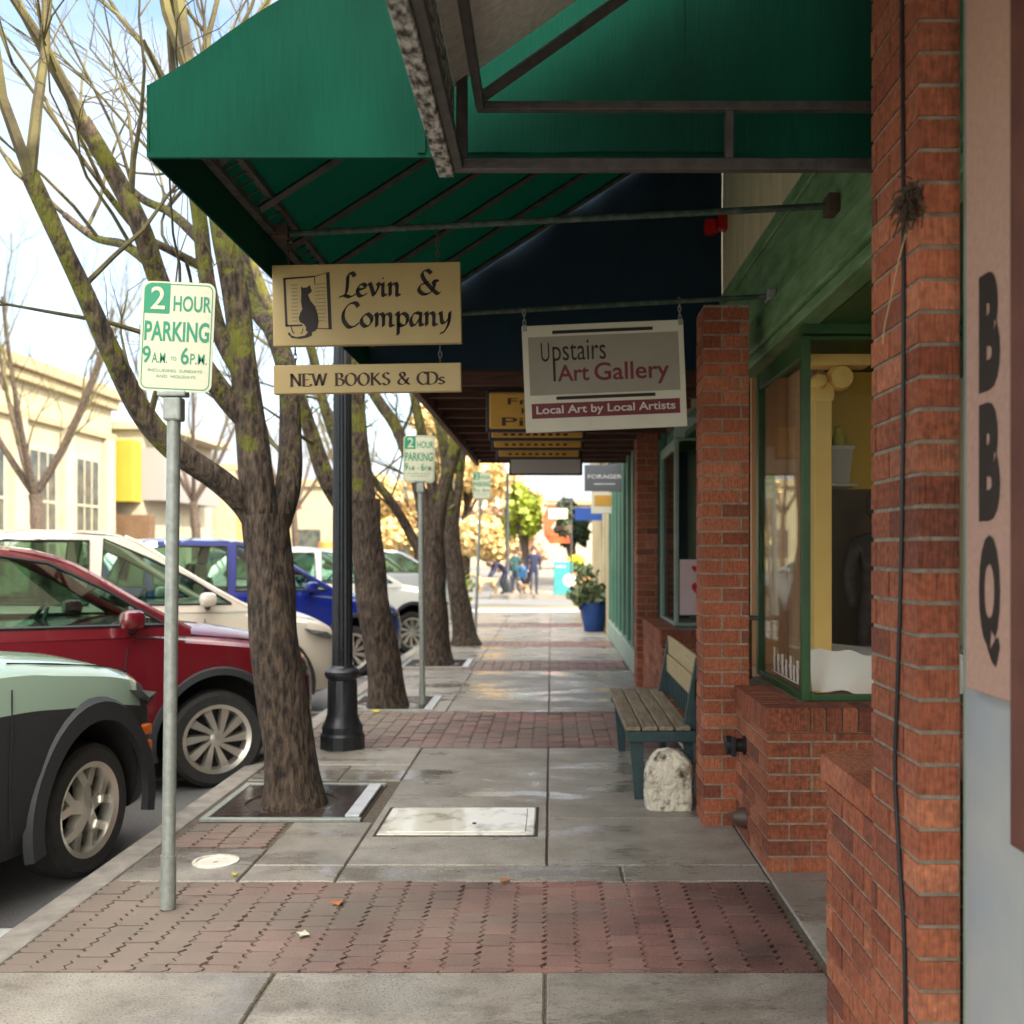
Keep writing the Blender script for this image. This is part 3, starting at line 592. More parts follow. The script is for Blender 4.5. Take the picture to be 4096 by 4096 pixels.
# white lettering decal on the lower street-side pane
dc = MB()
for i, (y0, y1, h) in enumerate(((5.12, 5.17, .1), (5.2, 5.24, .07), (5.27, 5.33, .11), (5.37, 5.42, .08), (5.46, 5.52, .1), (5.56, 5.6, .09), (5.66, 5.71, .12))):
    [dc.box(1.2355, 1.237, y0 + q * .018, y0 + .008 + q * .018, .85 + .02 * (i % 2), .85 + h) for q in range(3)]
    dc.box(1.2352, 1.237, y0, y1, .84 + h * .5, .86 + h * .5)
dc.box(1.2354, 1.237, 5.12, 5.73, .832, .84)
for q in range(7): dc.box(1.2354, 1.237, (5.125, 5.205, 5.275, 5.375, 5.465, 5.565, 5.665)[q], (5.16, 5.235, 5.31, 5.41, 5.5, 5.595, 5.7)[q], .838, .9)
tag(dc.build('window_decal', 'pale_ink'), 'worn white decal on the lower corner of the green framed window', 'decal')
# second bay: dark interior, poster
MB().box(1.3, 3.4, 11.4, 11.5, .77, 2.6).box(1.26, 1.97, 10.05, 11.3, .7, .75).build('display_wall', 'shaded_navy', shop)
MB().box(1.5, 1.54, 10.4, 11.3, .77, 2.6).build('display_partition', 'leaf_dark', shop)
po = thing('poster', 'pale pink valentine poster with a red heart in the second window', 'poster', (1.4, 9.97, 1.1))
MB().box(1.25, 1.56, 9.972, 9.978, .88, 1.42).build('sheet', 'poster', po)
hp = [(0, -.075), (-.07, .0), (-.075, .04), (-.045, .068), (-.012, .058), (0, .035), (.012, .058), (.045, .068), (.075, .04), (.07, 0)]
MB().prism(hp, lambda a, b: Vector((1.44 + a, 9.968, 1.13 + b)), lambda a, b: Vector((1.44 + a, 9.9715, 1.13 + b))).build('heart', 'poster_red', po)
MB().prism([(a * .45, b * .45) for a, b in hp], lambda a, b: Vector((1.4 + a, 9.968, 1.33 + b)), lambda a, b: Vector((1.4 + a, 9.9715, 1.33 + b))).build('heart', 'poster_red', po)
# entry recess behind the bench: wall and door
MB().box(2.6, 2.7, 5.9, 9.3, 0, 2.6).box(2.42, 3.5, 2.81, 2.9, 0, 2.6).box(3.3, 3.45, 2.9, 4.8, 0, 2.6).build('recess_wall', 'cream_board', shop)
dr_ = MB().bev(2.56, 2.598, 7.0, 8.0, 0.01, 2.1, .006).build('door', 'wood_green_dark', shop)
MB().box(2.552, 2.559, 7.15, 7.85, .5, 1.95).build('pane', 'win_dark', dr_)
# pipe fittings on the plinth
vf = thing('hose_connection', 'black capped hose connection on the brick plinth', 'pipe fitting', (1.01, 5.35, .48))
MB().lathe((1.009, 5.34, .49), [(.05, 0), (.05, -.012), (.036, -.014), (.036, -.07), (.05, -.072), (.05, -.1), (.04, -.104), (.0, -.106)], 16, 'x').build('body', 'black', vf, True)
MB().bev(.93, .955, 5.28, 5.3, .44, .54, .004).bev(.93, .955, 5.385, 5.405, .46, .52, .004).build('lug', 'black', vf)
tag(MB().lathe((1.009, 5.33, .115), [(.055, 0), (.052, -.02), (.028, -.065), (.0, -.075)], 16, 'x').build('pipe_cap', 'brown_metal', None, True), 'brown cone shaped pipe cap low on the brick plinth', 'pipe cap')
# black cable and straw on pier, nest at its top
tag(MB().tube(catmull([(.866, 2.52, 4.5), (.864, 2.53, 3.2), (.864, 2.52, 2.6), (.864, 2.515, 2.0), (.864, 2.53, 1.5), (.864, 2.56, 1.15), (.863, 2.575, .95), (.863, 2.545, .75), (.864, 2.51, .55), (.866, 2.49, .2), (.9, 2.47, .02)], 6), .0052, 8).build('cable', 'black', None, True), 'black cable running down the nearest brick pier', 'cable')
tag(MB().tube(catmull([(.858, 2.44, 2.3), (.85, 2.5, 2.22), (.855, 2.58, 2.14), (.86, 2.645, 2.08), (.862, 2.665, 2.04)], 5), .0018, 5).build('straw', 'straw'), 'pale straw dangling from the nest on the brick pier', 'straw')
ns = MB()
for q in range(110):
    a = rnd.uniform(0, 6.28); r_ = rnd.uniform(.01, .06); c0 = Vector((.868 + rnd.uniform(-.035, .01), 2.43 + r_ * math.cos(a) * .7, 2.335 + r_ * math.sin(a) * .8)); d = Vector((rnd.uniform(-.6, .1), rnd.uniform(-1, 1), rnd.uniform(-.8, .6))).normalized() * rnd.uniform(.02, .055) + Vector((0, 0, -.02))
    ns.tube([c0, c0 + d * .5 + Vector((0, 0, .006)), c0 + d], .0022, 4)
tag(ns.build('bird_nest', 'nest'), 'dark twiggy nest stuck to the top of the nearest brick pier', 'nest')
dp = thing('drain_pipe', 'dark drain pipe beside the second brick pier and the green window', 'pipe', (1.14, 5.95, 0))
MB().tube([(1.145, 5.97, .76), (1.145, 5.97, 1.1)], .024, 10).build('tube', 'brown_dark', dp, True)
MB().bev(1.1, 1.2, 5.93, 6.01, 1.1, 1.125, .004).build('bracket', 'steel_grey', dp)

# vertical sign at the far right
def wall_text(mb, ch, y0, y1, z0, z1, x, bold=.02):
    vs, fs_ = text_geo(ch, bold); ax, bx = min(v[0] for v in vs), max(v[0] for v in vs); az, bz = min(v[1] for v in vs), max(v[1] for v in vs)
    mb.add([(x, y0 + (v[0] - ax) / (bx - ax) * (y1 - y0), z0 + (v[1] - az) / (bz - az) * (z1 - z0)) for v in vs], fs_)
MB().bev(.9735, .99, 2.405, 2.4245, 0, 4.6, .003).build('corner_trim', 'teal_pale', shop)
bq = thing('vertical_sign', 'tall pink wall sign with stacked black letters beside the nearest brick pier', 'sign', (.96, 2.15, 1.7))
MB().bev(.94, .973, 2.1, 2.325, 1.19, 2.75, .004).build('board', 'pink_board', bq)
MB().bev(.936, .974, 1.7, 2.094, .9, 2.9, .004).build('side_board', 'wood_red', bq)
lt = MB()
for ch, z0, z1 in (('B', 1.845, 2.1), ('B', 1.565, 1.82), ('Q', 1.255, 1.535)): wall_text(lt, ch, 2.25, 2.145, z0, z1, .9385, .06)
lt.build('lettering', 'ink', bq)

# ------------------------------------------------------------------ awnings
# near awning (bare frame end), further toward the viewer
na = thing('awning', 'weathered grey awning with a bare steel end frame overhead', 'awning', (.5, 3.2, 2.8))
fr = MB(); Y0 = 3.18
fr.bev(-.3, 1.22, Y0 - .035, Y0, 2.672, 2.708, .003); fr.bev(-.23, 1.22, Y0 - .03, Y0, 2.858, 2.885, .003)
fr.bev(-.292, -.258, Y0 - .033, Y0 - .002, 2.709, 2.99, .003); fr.bev(.535, .562, Y0 - .032, Y0 - .003, 2.709, 2.857, .003)
fr.bev(-.232, -.205, -1.5, Y0 - .036, 2.856, 2.883, .003); fr.bev(-.3, -.27, -1.5, Y0 - .036, 2.672, 2.702, .003)
fr.tube([(-.215, Y0 - .02, 2.9), (1.2, Y0 - .02, 3.9)], .019, 4)
for y in (2.5, 1.8, 1.1, .4, -.3, -1.): fr.tube([(-.215, y, 2.9), (1.2, y, 3.9)], .017, 4)
fr.build('frame', 'steel_dark', na)
MB().bev(-.35, -.301, -1.5, Y0 + .005, 2.66, 2.94, .004).build('valance', 'canvas_edge', na)
MB().add([(-.3, -1.5, 2.935), (-.3, Y0 - .01, 2.935), (1.2, Y0 - .01, 3.995), (1.2, -1.5, 3.995), (-.3, -1.5, 2.945), (-.3, Y0 - .01, 2.945), (1.2, Y0 - .01, 4.005), (1.2, -1.5, 4.005)],
         [(0, 1, 2, 3), (4, 5, 6, 7), (0, 1, 5, 4), (1, 2, 6, 5), (2, 3, 7, 6), (3, 0, 4, 7)]).build('canopy', 'canvas_grey', na)  # awning runs on unseen behind the camera, lengthened to darken the brick fronts
# green awning
ga = thing('awning', 'long green canvas awning with ribbed underside above the hanging signs', 'awning', (0, 5.3, 2.8))
X0, YA, YB, ZB, ZH, SL = -1.31, 3.33, 7.39, 2.985, 2.79, .645
xt = 1.23; zt = ZB + (xt - X0) * SL
def endpanel(y, zb, m, name):
    e = MB(); pts = [(X0, zb), (xt, zb), (xt, zt + .03), (X0, ZB + .03)]
    n = 40; vs = []; fs_ = []
    for i in range(n + 1):
        x = X0 + (xt - X0) * i / n; top = ZB + .03 + (x - X0) * SL
        for k in range(9):
            z = zb + (top - zb) * k / 8; vs.append((x, y + .03 * mnoise.noise(Vector((x * 1.6, z * 1.2, 3.1))) + .012 * mnoise.noise(Vector((x * 5, z * 3, 1.1))) + .006 * math.sin(x * 9 + z * 6) * (k / 8), z))
    fs_ = [(i * 9 + k, (i + 1) * 9 + k, (i + 1) * 9 + k + 1, i * 9 + k + 1) for i in range(n) for k in range(8)]
    e.add(vs, fs_); e.box(X0, xt, y - .004, y + .012, zb - .012, zb + .006)
    e.build(name, m, ga, True)
for xs_ in (-.42, .42):
    MB().box(xs_ - .012, xs_ + .012, YA - .012, YA - .003, ZH, ZB + (xs_ - X0) * SL).build('seam', 'canvas_green', ga)
endpanel(YA, ZH, 'canvas_green', 'end_panel'); endpanel(YB, 2.82, 'shaded_navy', 'end_panel')
MB().add([(X0, YA + .02, ZB + .03), (X0, YB - .02, ZB + .03), (xt, YB - .02, zt + .03), (xt, YA + .02, zt + .03)], [(0, 1, 2, 3)]).build('canopy', 'canvas_dark', ga)
va = MB(); va.box(X0 - .004, X0 + .004, YA, YB, ZH - .01, ZB + .03)
for q in range(22): va.lathe((X0 + .012, YA + .15 + q * .185, ZB - .09), [(.008, 0), (.008, .006), (0, .008)], 8, 'x')
va.build('valance', 'canvas_dark', ga)
rb = MB(); y = YA + .05
while y < YB: rb.tube([(X0 + .03, y, ZB + .0), (xt, y, zt - .02)], .019, 4); y += .545
rb.build('rib', 'steel_dark', ga)
tr = MB(); tr.box(X0 + .01, X0 + .045, YA + .02, YB - .02, ZB - .03, ZB); tr.box(X0 + .07, X0 + .1, YA + .02, YB - .02, ZB + .05, ZB + .08)
q = YA + .05
while q < YB - .1: tr.tube([(X0 + .03, q, ZB - .01), (X0 + .085, q + .07, ZB + .06)], .006, 4); q += .1
tr.build('edge_truss', 'steel_grey', ga)
# rods that carry the hanging signs
r1 = thing('sign_rod', 'green rod under the awning carrying the tan bookshop sign', 'rod', (0, 4.75, 3), group='rods under the awning')
MB().tube([(X0 + .05, 4.755, 2.972), (-.3, 4.755, 3.0), (.6, 4.73, 3.045), (1.2, 4.3, 2.93)] if False else [(X0 + .05, 4.755, 2.97), (1.2, 4.3, 2.95)], .015, 10).build('bar', 'rod_green', r1, True)
MB().bev(X0 + .02, X0 + .1, 4.7, 4.81, 2.94, 3.0, .006).build('clamp', 'brown_metal', r1); MB().bev(1.15, 1.199, 4.25, 4.35, 2.91, 2.99, .006).build('clamp', 'brown_metal', r1)
r2 = thing('sign_rod', 'farther green rod carrying the white gallery sign', 'rod', (0, 5.55, 2.8), group='rods under the awning')
MB().tube([(X0 + .05, 5.62, 2.76), (1.2, 5.5, 2.87)], .014, 10).build('bar', 'rod_green', r2, True)
MB().bev(1.15, 1.199, 5.45, 5.55, 2.84, 2.9, .006).build('clamp', 'galv', r2)
al = thing('alarm_light', 'red alarm light on the cream wall beneath the green rod', 'light', (1.17, 7.2, 3.7))
MB().lathe((1.12, 7.2, 3.72), [(.0, 0), (.042, .006), (.05, .04), (.045, .1), (0, .115)], 16).build('lens', 'red_lens', al, True)
MB().bev(1.165, 1.234, 7.16, 7.24, 3.75, 3.86, .01).build('base', 'red_lens', al)

# ------------------------------------------------------------------ hanging signs
def chain(mb, x, z0, z1, y=0):
    n = max(2, int((z1 - z0) / .022)); 
    for i in range(n):
        c = Vector((x, y, z0 + (i + .5) * (z1 - z0) / n)); h = (z1 - z0) / n * .75
        pts = [c + (Vector((math.cos(t) * .008, 0, math.sin(t) * h)) if i % 2 else Vector((0, math.cos(t) * .008, math.sin(t) * h))) for t in [k * math.pi / 4 for k in range(9)]]
        mb.tube(pts, .0025, 5, False)
# bookshop sign
ys = 4.74; px2m = ys / 4100
cx = (1470 - 2205) * px2m; zc_ = 1.5 + (2205 - 1220) * px2m
bs = thing('hanging_sign', 'tan hanging shop sign with a black cat and calligraphic lettering', 'sign', (cx, ys, zc_), (0, R(-1.1), 0))
W2, H2, T2 = .434, .187, .02
MB().bev(-W2, W2, -T2, T2, -H2, H2, .004).build('board', 'sign_tan', bs, False, True)
lt = MB(); yf = -T2 - .0015
strokes(lt, CAL, 'Levin', -.125, .16, .035, .115, yf, .021, 38); strokes(lt, CAL, '&', .235, .34, .04, .115, yf, .02, 38); strokes(lt, CAL, 'Company', -.115, .395, -.105, .118, yf, .021, 38)
lt.build('lettering', 'ink', bs, False, True)
lg = MB(); f2 = lambda a, b: Vector((a, yf, b))
Xl, Zl = -.392, -.16      # logo box origin; scaled from the photo
S_ = .87 / 1465 * 1.0
def LP(zx, zy): return ((zx - 905) * S_ , (428 - zy) * S_)
def lpoly(pts): lg.flat([LP(*p) for p in pts], f2)
lpoly([(262, 222), (280, 225), (290, 590), (272, 592)]); lpoly([(262, 215), (505, 203), (505, 214), (262, 230)]); lpoly([(275, 580), (405, 578), (405, 590), (275, 594)])
lpoly([(595, 180), (622, 175), (632, 622), (606, 620)]); lpoly([(505, 205), (600, 178), (600, 183), (505, 212)]); lpoly([(520, 608), (610, 612), (610, 620), (520, 614)]); lpoly([(502, 205), (508, 205), (510, 270), (504, 270)])
for q in range(11):
    lpoly([(320, 270 + q * 28), (372, 268 + q * 28), (372, 271 + q * 28), (320, 273 + q * 28)]); lpoly([(505, 270 + q * 28), (590, 262 + q * 29), (590, 265 + q * 29), (505, 273 + q * 28)])
lpoly([(398, 282), (412, 294), (445, 292), (468, 272), (474, 300), (484, 318), (472, 335), (452, 348), (470, 395), (505, 440), (524, 500), (530, 560), (522, 610), (500, 632), (478, 640), (476, 665), (440, 682), (380, 690), (320, 682), (292, 655), (290, 640), (305, 640), (318, 662), (360, 675), (420, 665), (446, 640), (430, 625), (432, 600), (415, 575), (385, 560), (376, 530), (388, 490), (405, 460), (396, 400), (400, 340)])
lpoly([(312, 592), (320, 592), (330, 630), (344, 645), (340, 650), (322, 636)]); lpoly([(405, 610), (411, 610), (402, 645), (390, 652), (388, 646), (398, 640)])
lg.build('cat_emblem', 'ink', bs, False, True)
for a_, b_ in ((.33, .155), (-.36, .16)): ch = MB(); chain(ch, a_, H2 + .004, H2 + b_); ch.build('chain', 'brown_metal', bs, False, True)
bs2 = thing('hanging_sign', 'narrow tan sign strip hung below the cat sign', 'sign', (cx + .003, ys, 1.5 + (2205 - 1516) * px2m), (0, R(-.9), 0))
MB().bev(-.432, .432, -T2, T2, -.066, .066, .004).build('board', 'sign_tan', bs2, False, True)
lt = MB(); strokes(lt, ROM, 'NEW BOOKS & CDs', -.355, .36, -.032, .062, yf, .013, 14); lt.build('lettering', 'ink_brown', bs2, False, True)
for a_ in (.335, -.335): ch = MB(); chain(ch, a_, .07, .145); ch.build('chain', 'steel_grey', bs2, False, True)
# gallery sign
yg = 5.54; k = yg / 4100; cx = (2418 - 2205) * k; zc_ = 1.5 + (2205 - 1506) * k
gs = thing('hanging_sign', 'white and grey hanging gallery sign with a maroon strip', 'sign', (cx, yg, zc_), (0, R(-2.4), 0))
gw, gh, gt = .436, .288, .012; MB().bev(-gw, gw, -gt, gt, -gh, gh, .003).build('board', 'sign_white', gs, False, True)
y1 = -gt - .0012
MB().box(-.405, .405, y1, -gt, -.09, .225).build('grey_panel', 'sign_grey', gs, False, True)
MB().box(-.4, .4, y1, -gt, -.215, -.135).build('maroon_strip', 'maroon_ink', gs, False, True)
yk = y1 - .0012
b_ = MB(); b_.box(-.272, .27, yk, y1 - .0002, .238, .256); b_.box(-.265, .27, yk, y1 + .0008, -.118, -.1)
text(b_, 'U', -.338, -.292, .09, .192, yk, 0); text(b_, 'pstairs', -.276, .012, .055, .2, yk, 0); b_.box(-.276, -.263, yk, y1 - .0002, -.018, .1); b_.build('lettering', 'ink', gs, False, True)
m_ = MB(); text(m_, 'Art', -.253, -.082, -.02, .07, yk, .018); text(m_, 'Gallery', -.055, .35, -.052, .075, yk, .015); m_.build('lettering', 'maroon_ink', gs, False, True)
p_ = MB(); text(p_, 'Local Art by Local Artists', -.375, .375, -.205, -.148, yk, .016); p_.build('lettering', 'pale_ink', gs, False, True)
for x in (-.42, .42):
    hk = MB(); chain(hk, x, gh - .02, gh + .085 + (.03 if x > 0 else .0), -.006); hk.bev(x - .012, x + .012, -gt - .006, gt + .006, gh - .03, gh + .004, .003)
    hk.build('hanger', 'galv', gs, False, True)
# gold signs under the wooden canopy
gold = ((7.75, 1945, 2338, 1560, 1730, 'gold hanging sign in a black frame behind the gallery sign', 'gold_sign'), (8.35, 1955, 2342, 1590, 1764, 'second gold hanging sign counted from the black framed one', 'gold_sign'),
        (9.2, 1966, 2335, 1640, 1802, 'third gold hanging sign counted from the black framed one', 'gold_sign'), (10.05, 1985, 2325, 1700, 1838, 'farthest gold hanging sign just before the blank grey sign', 'gold_sign'),
        (12.1, 2036, 2330, 1780, 1902, 'blank grey hanging sign in a dark frame beneath the wooden canopy', 'blank_grey'))
for i, (Y, xa, xb, ya, yb_, lb, mm) in enumerate(gold):
    a = P(xa, ya, Y); b = P(xb, yb_, Y)
    t = thing('hanging_sign', lb, 'sign', ((a.x + b.x) / 2, Y, a.z), group='signs under the wooden canopy')
    MB().bev(a.x, b.x, Y - .02, Y + .02, b.z, a.z, .012).build('frame', 'black', t)
    e = .016; MB().bev(a.x + e, b.x - e, Y - .025, Y + .025, b.z + e, a.z - e, .02).build('face', mm, t)
    MB().box(a.x + .05, a.x + .06, Y - .005, Y + .005, a.z - .005, 2.86).box(b.x - .06, b.x - .05, Y - .005, Y + .005, a.z - .005, 2.86).build('hanger', 'black', t)
    if i == 0:
        tt = MB(); ww = b.x - a.x; z = a.z
        text(tt, 'Fresh', a.x + ww * .22, a.x + ww * .78, z - .115, z - .065, Y - .0265, .01); text(tt, 'Hot', a.x + ww * .36, a.x + ww * .64, z - .185, z - .14, Y - .0265, .01); text(tt, 'Pizza', a.x + ww * .16, a.x + ww * .84, z - .275, z - .21, Y - .0265, .01)
        tt.build('lettering', 'ink_brown', t)
    elif i < 4:
        tt = MB()
        for q in range(9): xx = a.x + .12 + q * (b.x - a.x - .24) / 9; tt.box(xx, xx + .035, Y - .0265, Y - .0255, b.z + .04, b.z + .06)
        tt.build('lettering', 'ink_brown', t)
# wooden canopy
wc = thing('wooden_canopy', 'dark wooden slatted canopy over the sidewalk beyond the green awning', 'canopy', (0, 11, 2.8))
s_ = MB(); x = -1.0
while x < 1.2: s_.box(x, x + .075, 7.62, 14.4, 2.86, 2.885); x += .105
s_.build('slats', 'wood_dark', wc)
s_ = MB(); y = 7.7
while y < 14.4: s_.bev(-1.0, 1.22, y, y + .05, 2.745, 2.858, .004); y += .62
s_.build('joists', 'wood_dark', wc)
MB().bev(-1.06, -1.005, 7.6, 14.4, 2.7, 2.93, .006).build('fascia', 'wood_red', wc)
MB().bev(-1.004, 1.22, 14.4, 14.45, 2.74, 2.93, .006).build('end_board', 'wood_dark', wc)
MB().box(-1.0, 1.23, 7.62, 14.4, 2.95, 2.97).build('roof', 'wood_dark', wc)
# green hem strip of the next awning with studs
# ------------------------------------------------------------------ next buildings along the street
tb = thing('shop_building', 'teal shop front with tall glazed panels past the brick piers', 'building', (1.3, 15, 0))
MB().box(1.35, 4.4, 12.0, 18.2, 0, 7.8).build('wall', 'teal', tb)
t_ = MB()
for q in range(8): t_.bev(1.02, 1.349, 12.05 + q * .86, 12.2 + q * .86, .3, 3.0, .01)
t_.build('pilaster', 'teal', tb); MB().bev(1.0, 1.345, 12.0, 18.2, 0, .28, .01).build('plinth', 'teal_pale', tb)
MB().bev(.98, 1.345, 12.0, 18.2, 3.02, 3.5, .02).build('fascia', 'teal_pale', tb)
g_ = MB()
for q in range(7): g_.box(1.2, 1.21, 12.21 + q * .86, 12.9 + q * .86, .3, 3.0)
g_.build('pane', 'win_dark', tb)
cbd = thing('shop_building', 'cream shop building with narrow columns beyond the teal front', 'building', (1.3, 22, 0))
MB().box(1.3, 5, 18.25, 26, 0, 7).build('wall', 'cream_wall', cbd)
t_ = MB()
for q in range(6): t_.bev(1.0, 1.295, 18.3 + q * 1.3, 18.75 + q * 1.3, 0, 3.2, .02)
t_.build('column', 'cream_wall', cbd); MB().bev(.96, 1.295, 18.25, 26, 3.22, 3.7, .03).build('cornice', 'stucco_white', cbd)
g_ = MB()
for q in range(5): g_.box(1.24, 1.25, 18.8 + q * 1.3, 19.55 + q * 1.3, .5, 3.0)
g_.build('window', 'win_dark', cbd)
corner = thing('shop_building', 'pale shop building on the far side of the crossing', 'building', (3, 45, 0))
MB().box(2.4, 9, 37, 60, 0, 6).build('wall', 'stucco_white', corner); MB().bev(1.6, 2.39, 37.5, 50, 2.9, 3.0, .02).build('canopy', 'sign_white', corner)
g_ = MB()
for q in range(6): g_.box(2.38, 2.395, 38 + q * 3, 40 + q * 3, .6, 2.7)
g_.build('window', 'win_dark', corner)
# projecting signs
def bsign(Y, xa, xb, ya, yb_, m, label, frame=None):
    a = P(xa, ya, Y); b = P(xb, yb_, Y); t = thing('projecting_sign', label, 'sign', (b.x, Y, a.z))
    MB().bev(a.x, b.x, Y - .02, Y + .02, b.z, a.z, .006).build('board', m, t)
    MB().tube([(a.x, Y, a.z + .04), (1.3, Y, a.z + .04)], .014, 8).build('bracket', 'steel_dark', t)
    return t, a, b
t, a, b = bsign(15.5, 2338, 2498, 1860, 1965, 'sign_slate', 'slate grey projecting sign with white capitals on the teal shop')
tt = MB(); text(tt, 'FORAGER', a.x + .05, b.x - .04, b.z + .19, b.z + .25, 15.475, .015); tt.box(a.x + .14, b.x - .14, 15.474, 15.476, b.z + .1, b.z + .115); tt.build('lettering', 'paint_white', t)
t, a, b = bsign(17.5, 2365, 2475, 1970, 2055, 'sign_white', 'white framed projecting sign with a gold centre below the slate sign')
MB().box(a.x + .05, b.x - .05, 17.475, 17.479, b.z + .13, a.z - .05).build('face', 'gold_sign', t)
bsign(20.5, 2300, 2432, 2032, 2082, 'sign_blue', 'blue projecting sign strip on the cream building')
fl = bsign(33.0, 2195, 2270, 2035, 2075, 'flag_pale', 'pale banner sign near the far corner shop')

# ------------------------------------------------------------------ bench, stone, pot
be = thing('bench', 'wooden slat bench with dark green steel legs by the brick pier', 'bench', (.65, 6.9, 0))
for q in range(4): MB().bev(.445 + q * .1, .535 + q * .1, 6.13, 7.82, .425, .452, .006).build('seat_slat', 'seat_wood', be)
for q in range(2): MB().bev(.865 + q * .012, .889 + q * .012, 6.2, 7.75, .6 + q * .135, .73 + q * .135, .006).build('back_slat', 'back_wood', be)
for y in (6.2, 7.68):
    lg_ = MB(); pr = [(.47, .42), (.56, .42), (.555, .0), (.505, .0)]
    lg_.prism(pr, lambda a, b: Vector((a, y, b)), lambda a, b: Vector((a, y + .055, b))); lg_.build('leg', 'bench_green', be)
    lg_ = MB(); pr = [(.8, .42), (.88, .42), (.905, .87), (.88, .87)]; lg_.prism(pr, lambda a, b: Vector((a, y, b)), lambda a, b: Vector((a, y + .055, b)))
    lg_.prism([(.8, .42), (.86, .42), (.86, 0), (.82, 0)], lambda a, b: Vector((a, y, b)), lambda a, b: Vector((a, y + .055, b))); lg_.build('leg', 'bench_green', be)
MB().bev(.455, .875, 6.14, 6.2, .355, .422, .005).bev(.455, .875, 7.74, 7.8, .355, .422, .005).bev(.46, .5, 6.2, 7.74, .37, .42, .005).build('seat_rail', 'bench_green', be)
bk = MB()
for q in range(12): bk.bev(.872, .884, 6.3 + q * .12, 6.34 + q * .12, .43, .6, .003)
bk.build('back_bars', 'bench_green', be)
rk = MB(); n1, n2 = 26, 40
for i in range(n1 + 1):
    for q in range(n2):
        t = q / n2 * 2 * math.pi; h = i / n1
        r_ = (1 if h < .55 else math.sqrt(max(0, 1 - ((h - .55) / .45) ** 2.4)))
        sq = 1 / max(abs(math.cos(t)), abs(math.sin(t))) ** .55
        d = Vector((math.cos(t), math.sin(t), h * 2)); nn = mnoise.noise(d * 2.2) * .09 + mnoise.noise(d * 6) * .06 + mnoise.noise(d * 14) * .03
        rk.v.append(Vector((.69 + .14 * r_ * sq * (1 + nn) * math.cos(t), 6.02 + .11 * r_ * sq * (1 + nn) * math.sin(t), .34 * h * (1 + nn * .3))))
for i in range(n1):
    for q in range(n2): rk.f.append([i * n2 + q, i * n2 + (q + 1) % n2, (i + 1) * n2 + (q + 1) % n2, (i + 1) * n2 + q]); rk.mi.append(0)
tag(rk.build('stone', 'rock', None, True), 'white pitted mossy stone standing between the bench and the brick pier', 'stone')

def leaves(mb, c, r, n, size, flat_=0.0, seed=0, elong=1.6):
    q = random.Random(seed)
    for i in range(n):
        while True:
            v = Vector((q.uniform(-1, 1), q.uniform(-1, 1), q.uniform(-1, 1)))
            if v.length < 1: break
        if v.length > 0: v = v * (.55 + .45 * v.length)
        p = Vector(c) + Vector((v.x * r[0], v.y * r[1], v.z * r[2])); a = Vector((q.uniform(-1, 1), q.uniform(-1, 1), q.uniform(-1, 1) + flat_)).normalized(); b = a.orthogonal().normalized()
        b.rotate(Matrix.Rotation(q.uniform(0, 6.28), 3, a)); cc = a.cross(b); s = size * q.uniform(.6, 1.4)
        mb.add([p - b * s * elong, p + cc * s, p + b * s * elong, p - cc * s], [(0, 1, 2, 3)])
    return mb
pt = thing('potted_plant', 'blue glazed pot with a bushy grey green plant by the teal shop', 'plant', (.8, 19.2, 0))
MB().lathe((.8, 19.2, 0), [(.17, 0), (.19, .02), (.27, .42), (.3, .5), (.3, .55), (.26, .55), (.24, .45), (0, .45)], 24).build('pot', 'blue_glaze', pt, True)
lf = leaves(MB(), (.74, 19.15, .68), (.44, .4, .26), 420, .05, seed=3)
leaves(lf, (.66, 19.2, 1.02), (.26, .26, .26), 90, .04, seed=4)
lf.build('foliage', 'leaf_grey', pt)

# ------------------------------------------------------------------ trees
def limb(mb, pts, r0, r1, n=10, k=7):
    c = catmull(pts, k); m = len(c); q = [r0 + (r1 - r0) * (i / (m - 1)) ** .8 for i in range(m)]
    mb.tube(c, q, n, True, .22); return c, q
def grow(mb, p, d, ln, r, depth, q, up=.15):
    seg = 4; pts = [p]; dd = d.normalized()
    for i in range(seg):
        dd = (dd + Vector((q.uniform(-.28, .28), q.uniform(-.28, .28), q.uniform(-.15, .25) + up * .3))).normalized(); pts.append(pts[-1] + dd * ln / seg)
    if max(v.x for v in pts) > -1.42 and p.y < 18: return          # pruned clear of the awnings
    mb.tube(pts, [r * (1 - .6 * i / seg) for i in range(seg + 1)], 6 if depth > 1 else 4, False)
    if depth <= 0: return
    for i in range(q.choice((2, 3, 3))):
        s = pts[q.randint(2, seg)]; nd = (dd + Vector((q.uniform(-1, 1), q.uniform(-1, 1), q.uniform(-.3, .8)))).normalized()
        grow(mb, s, nd, ln * q.uniform(.5, .8), r * .42, depth - 1, q, up)
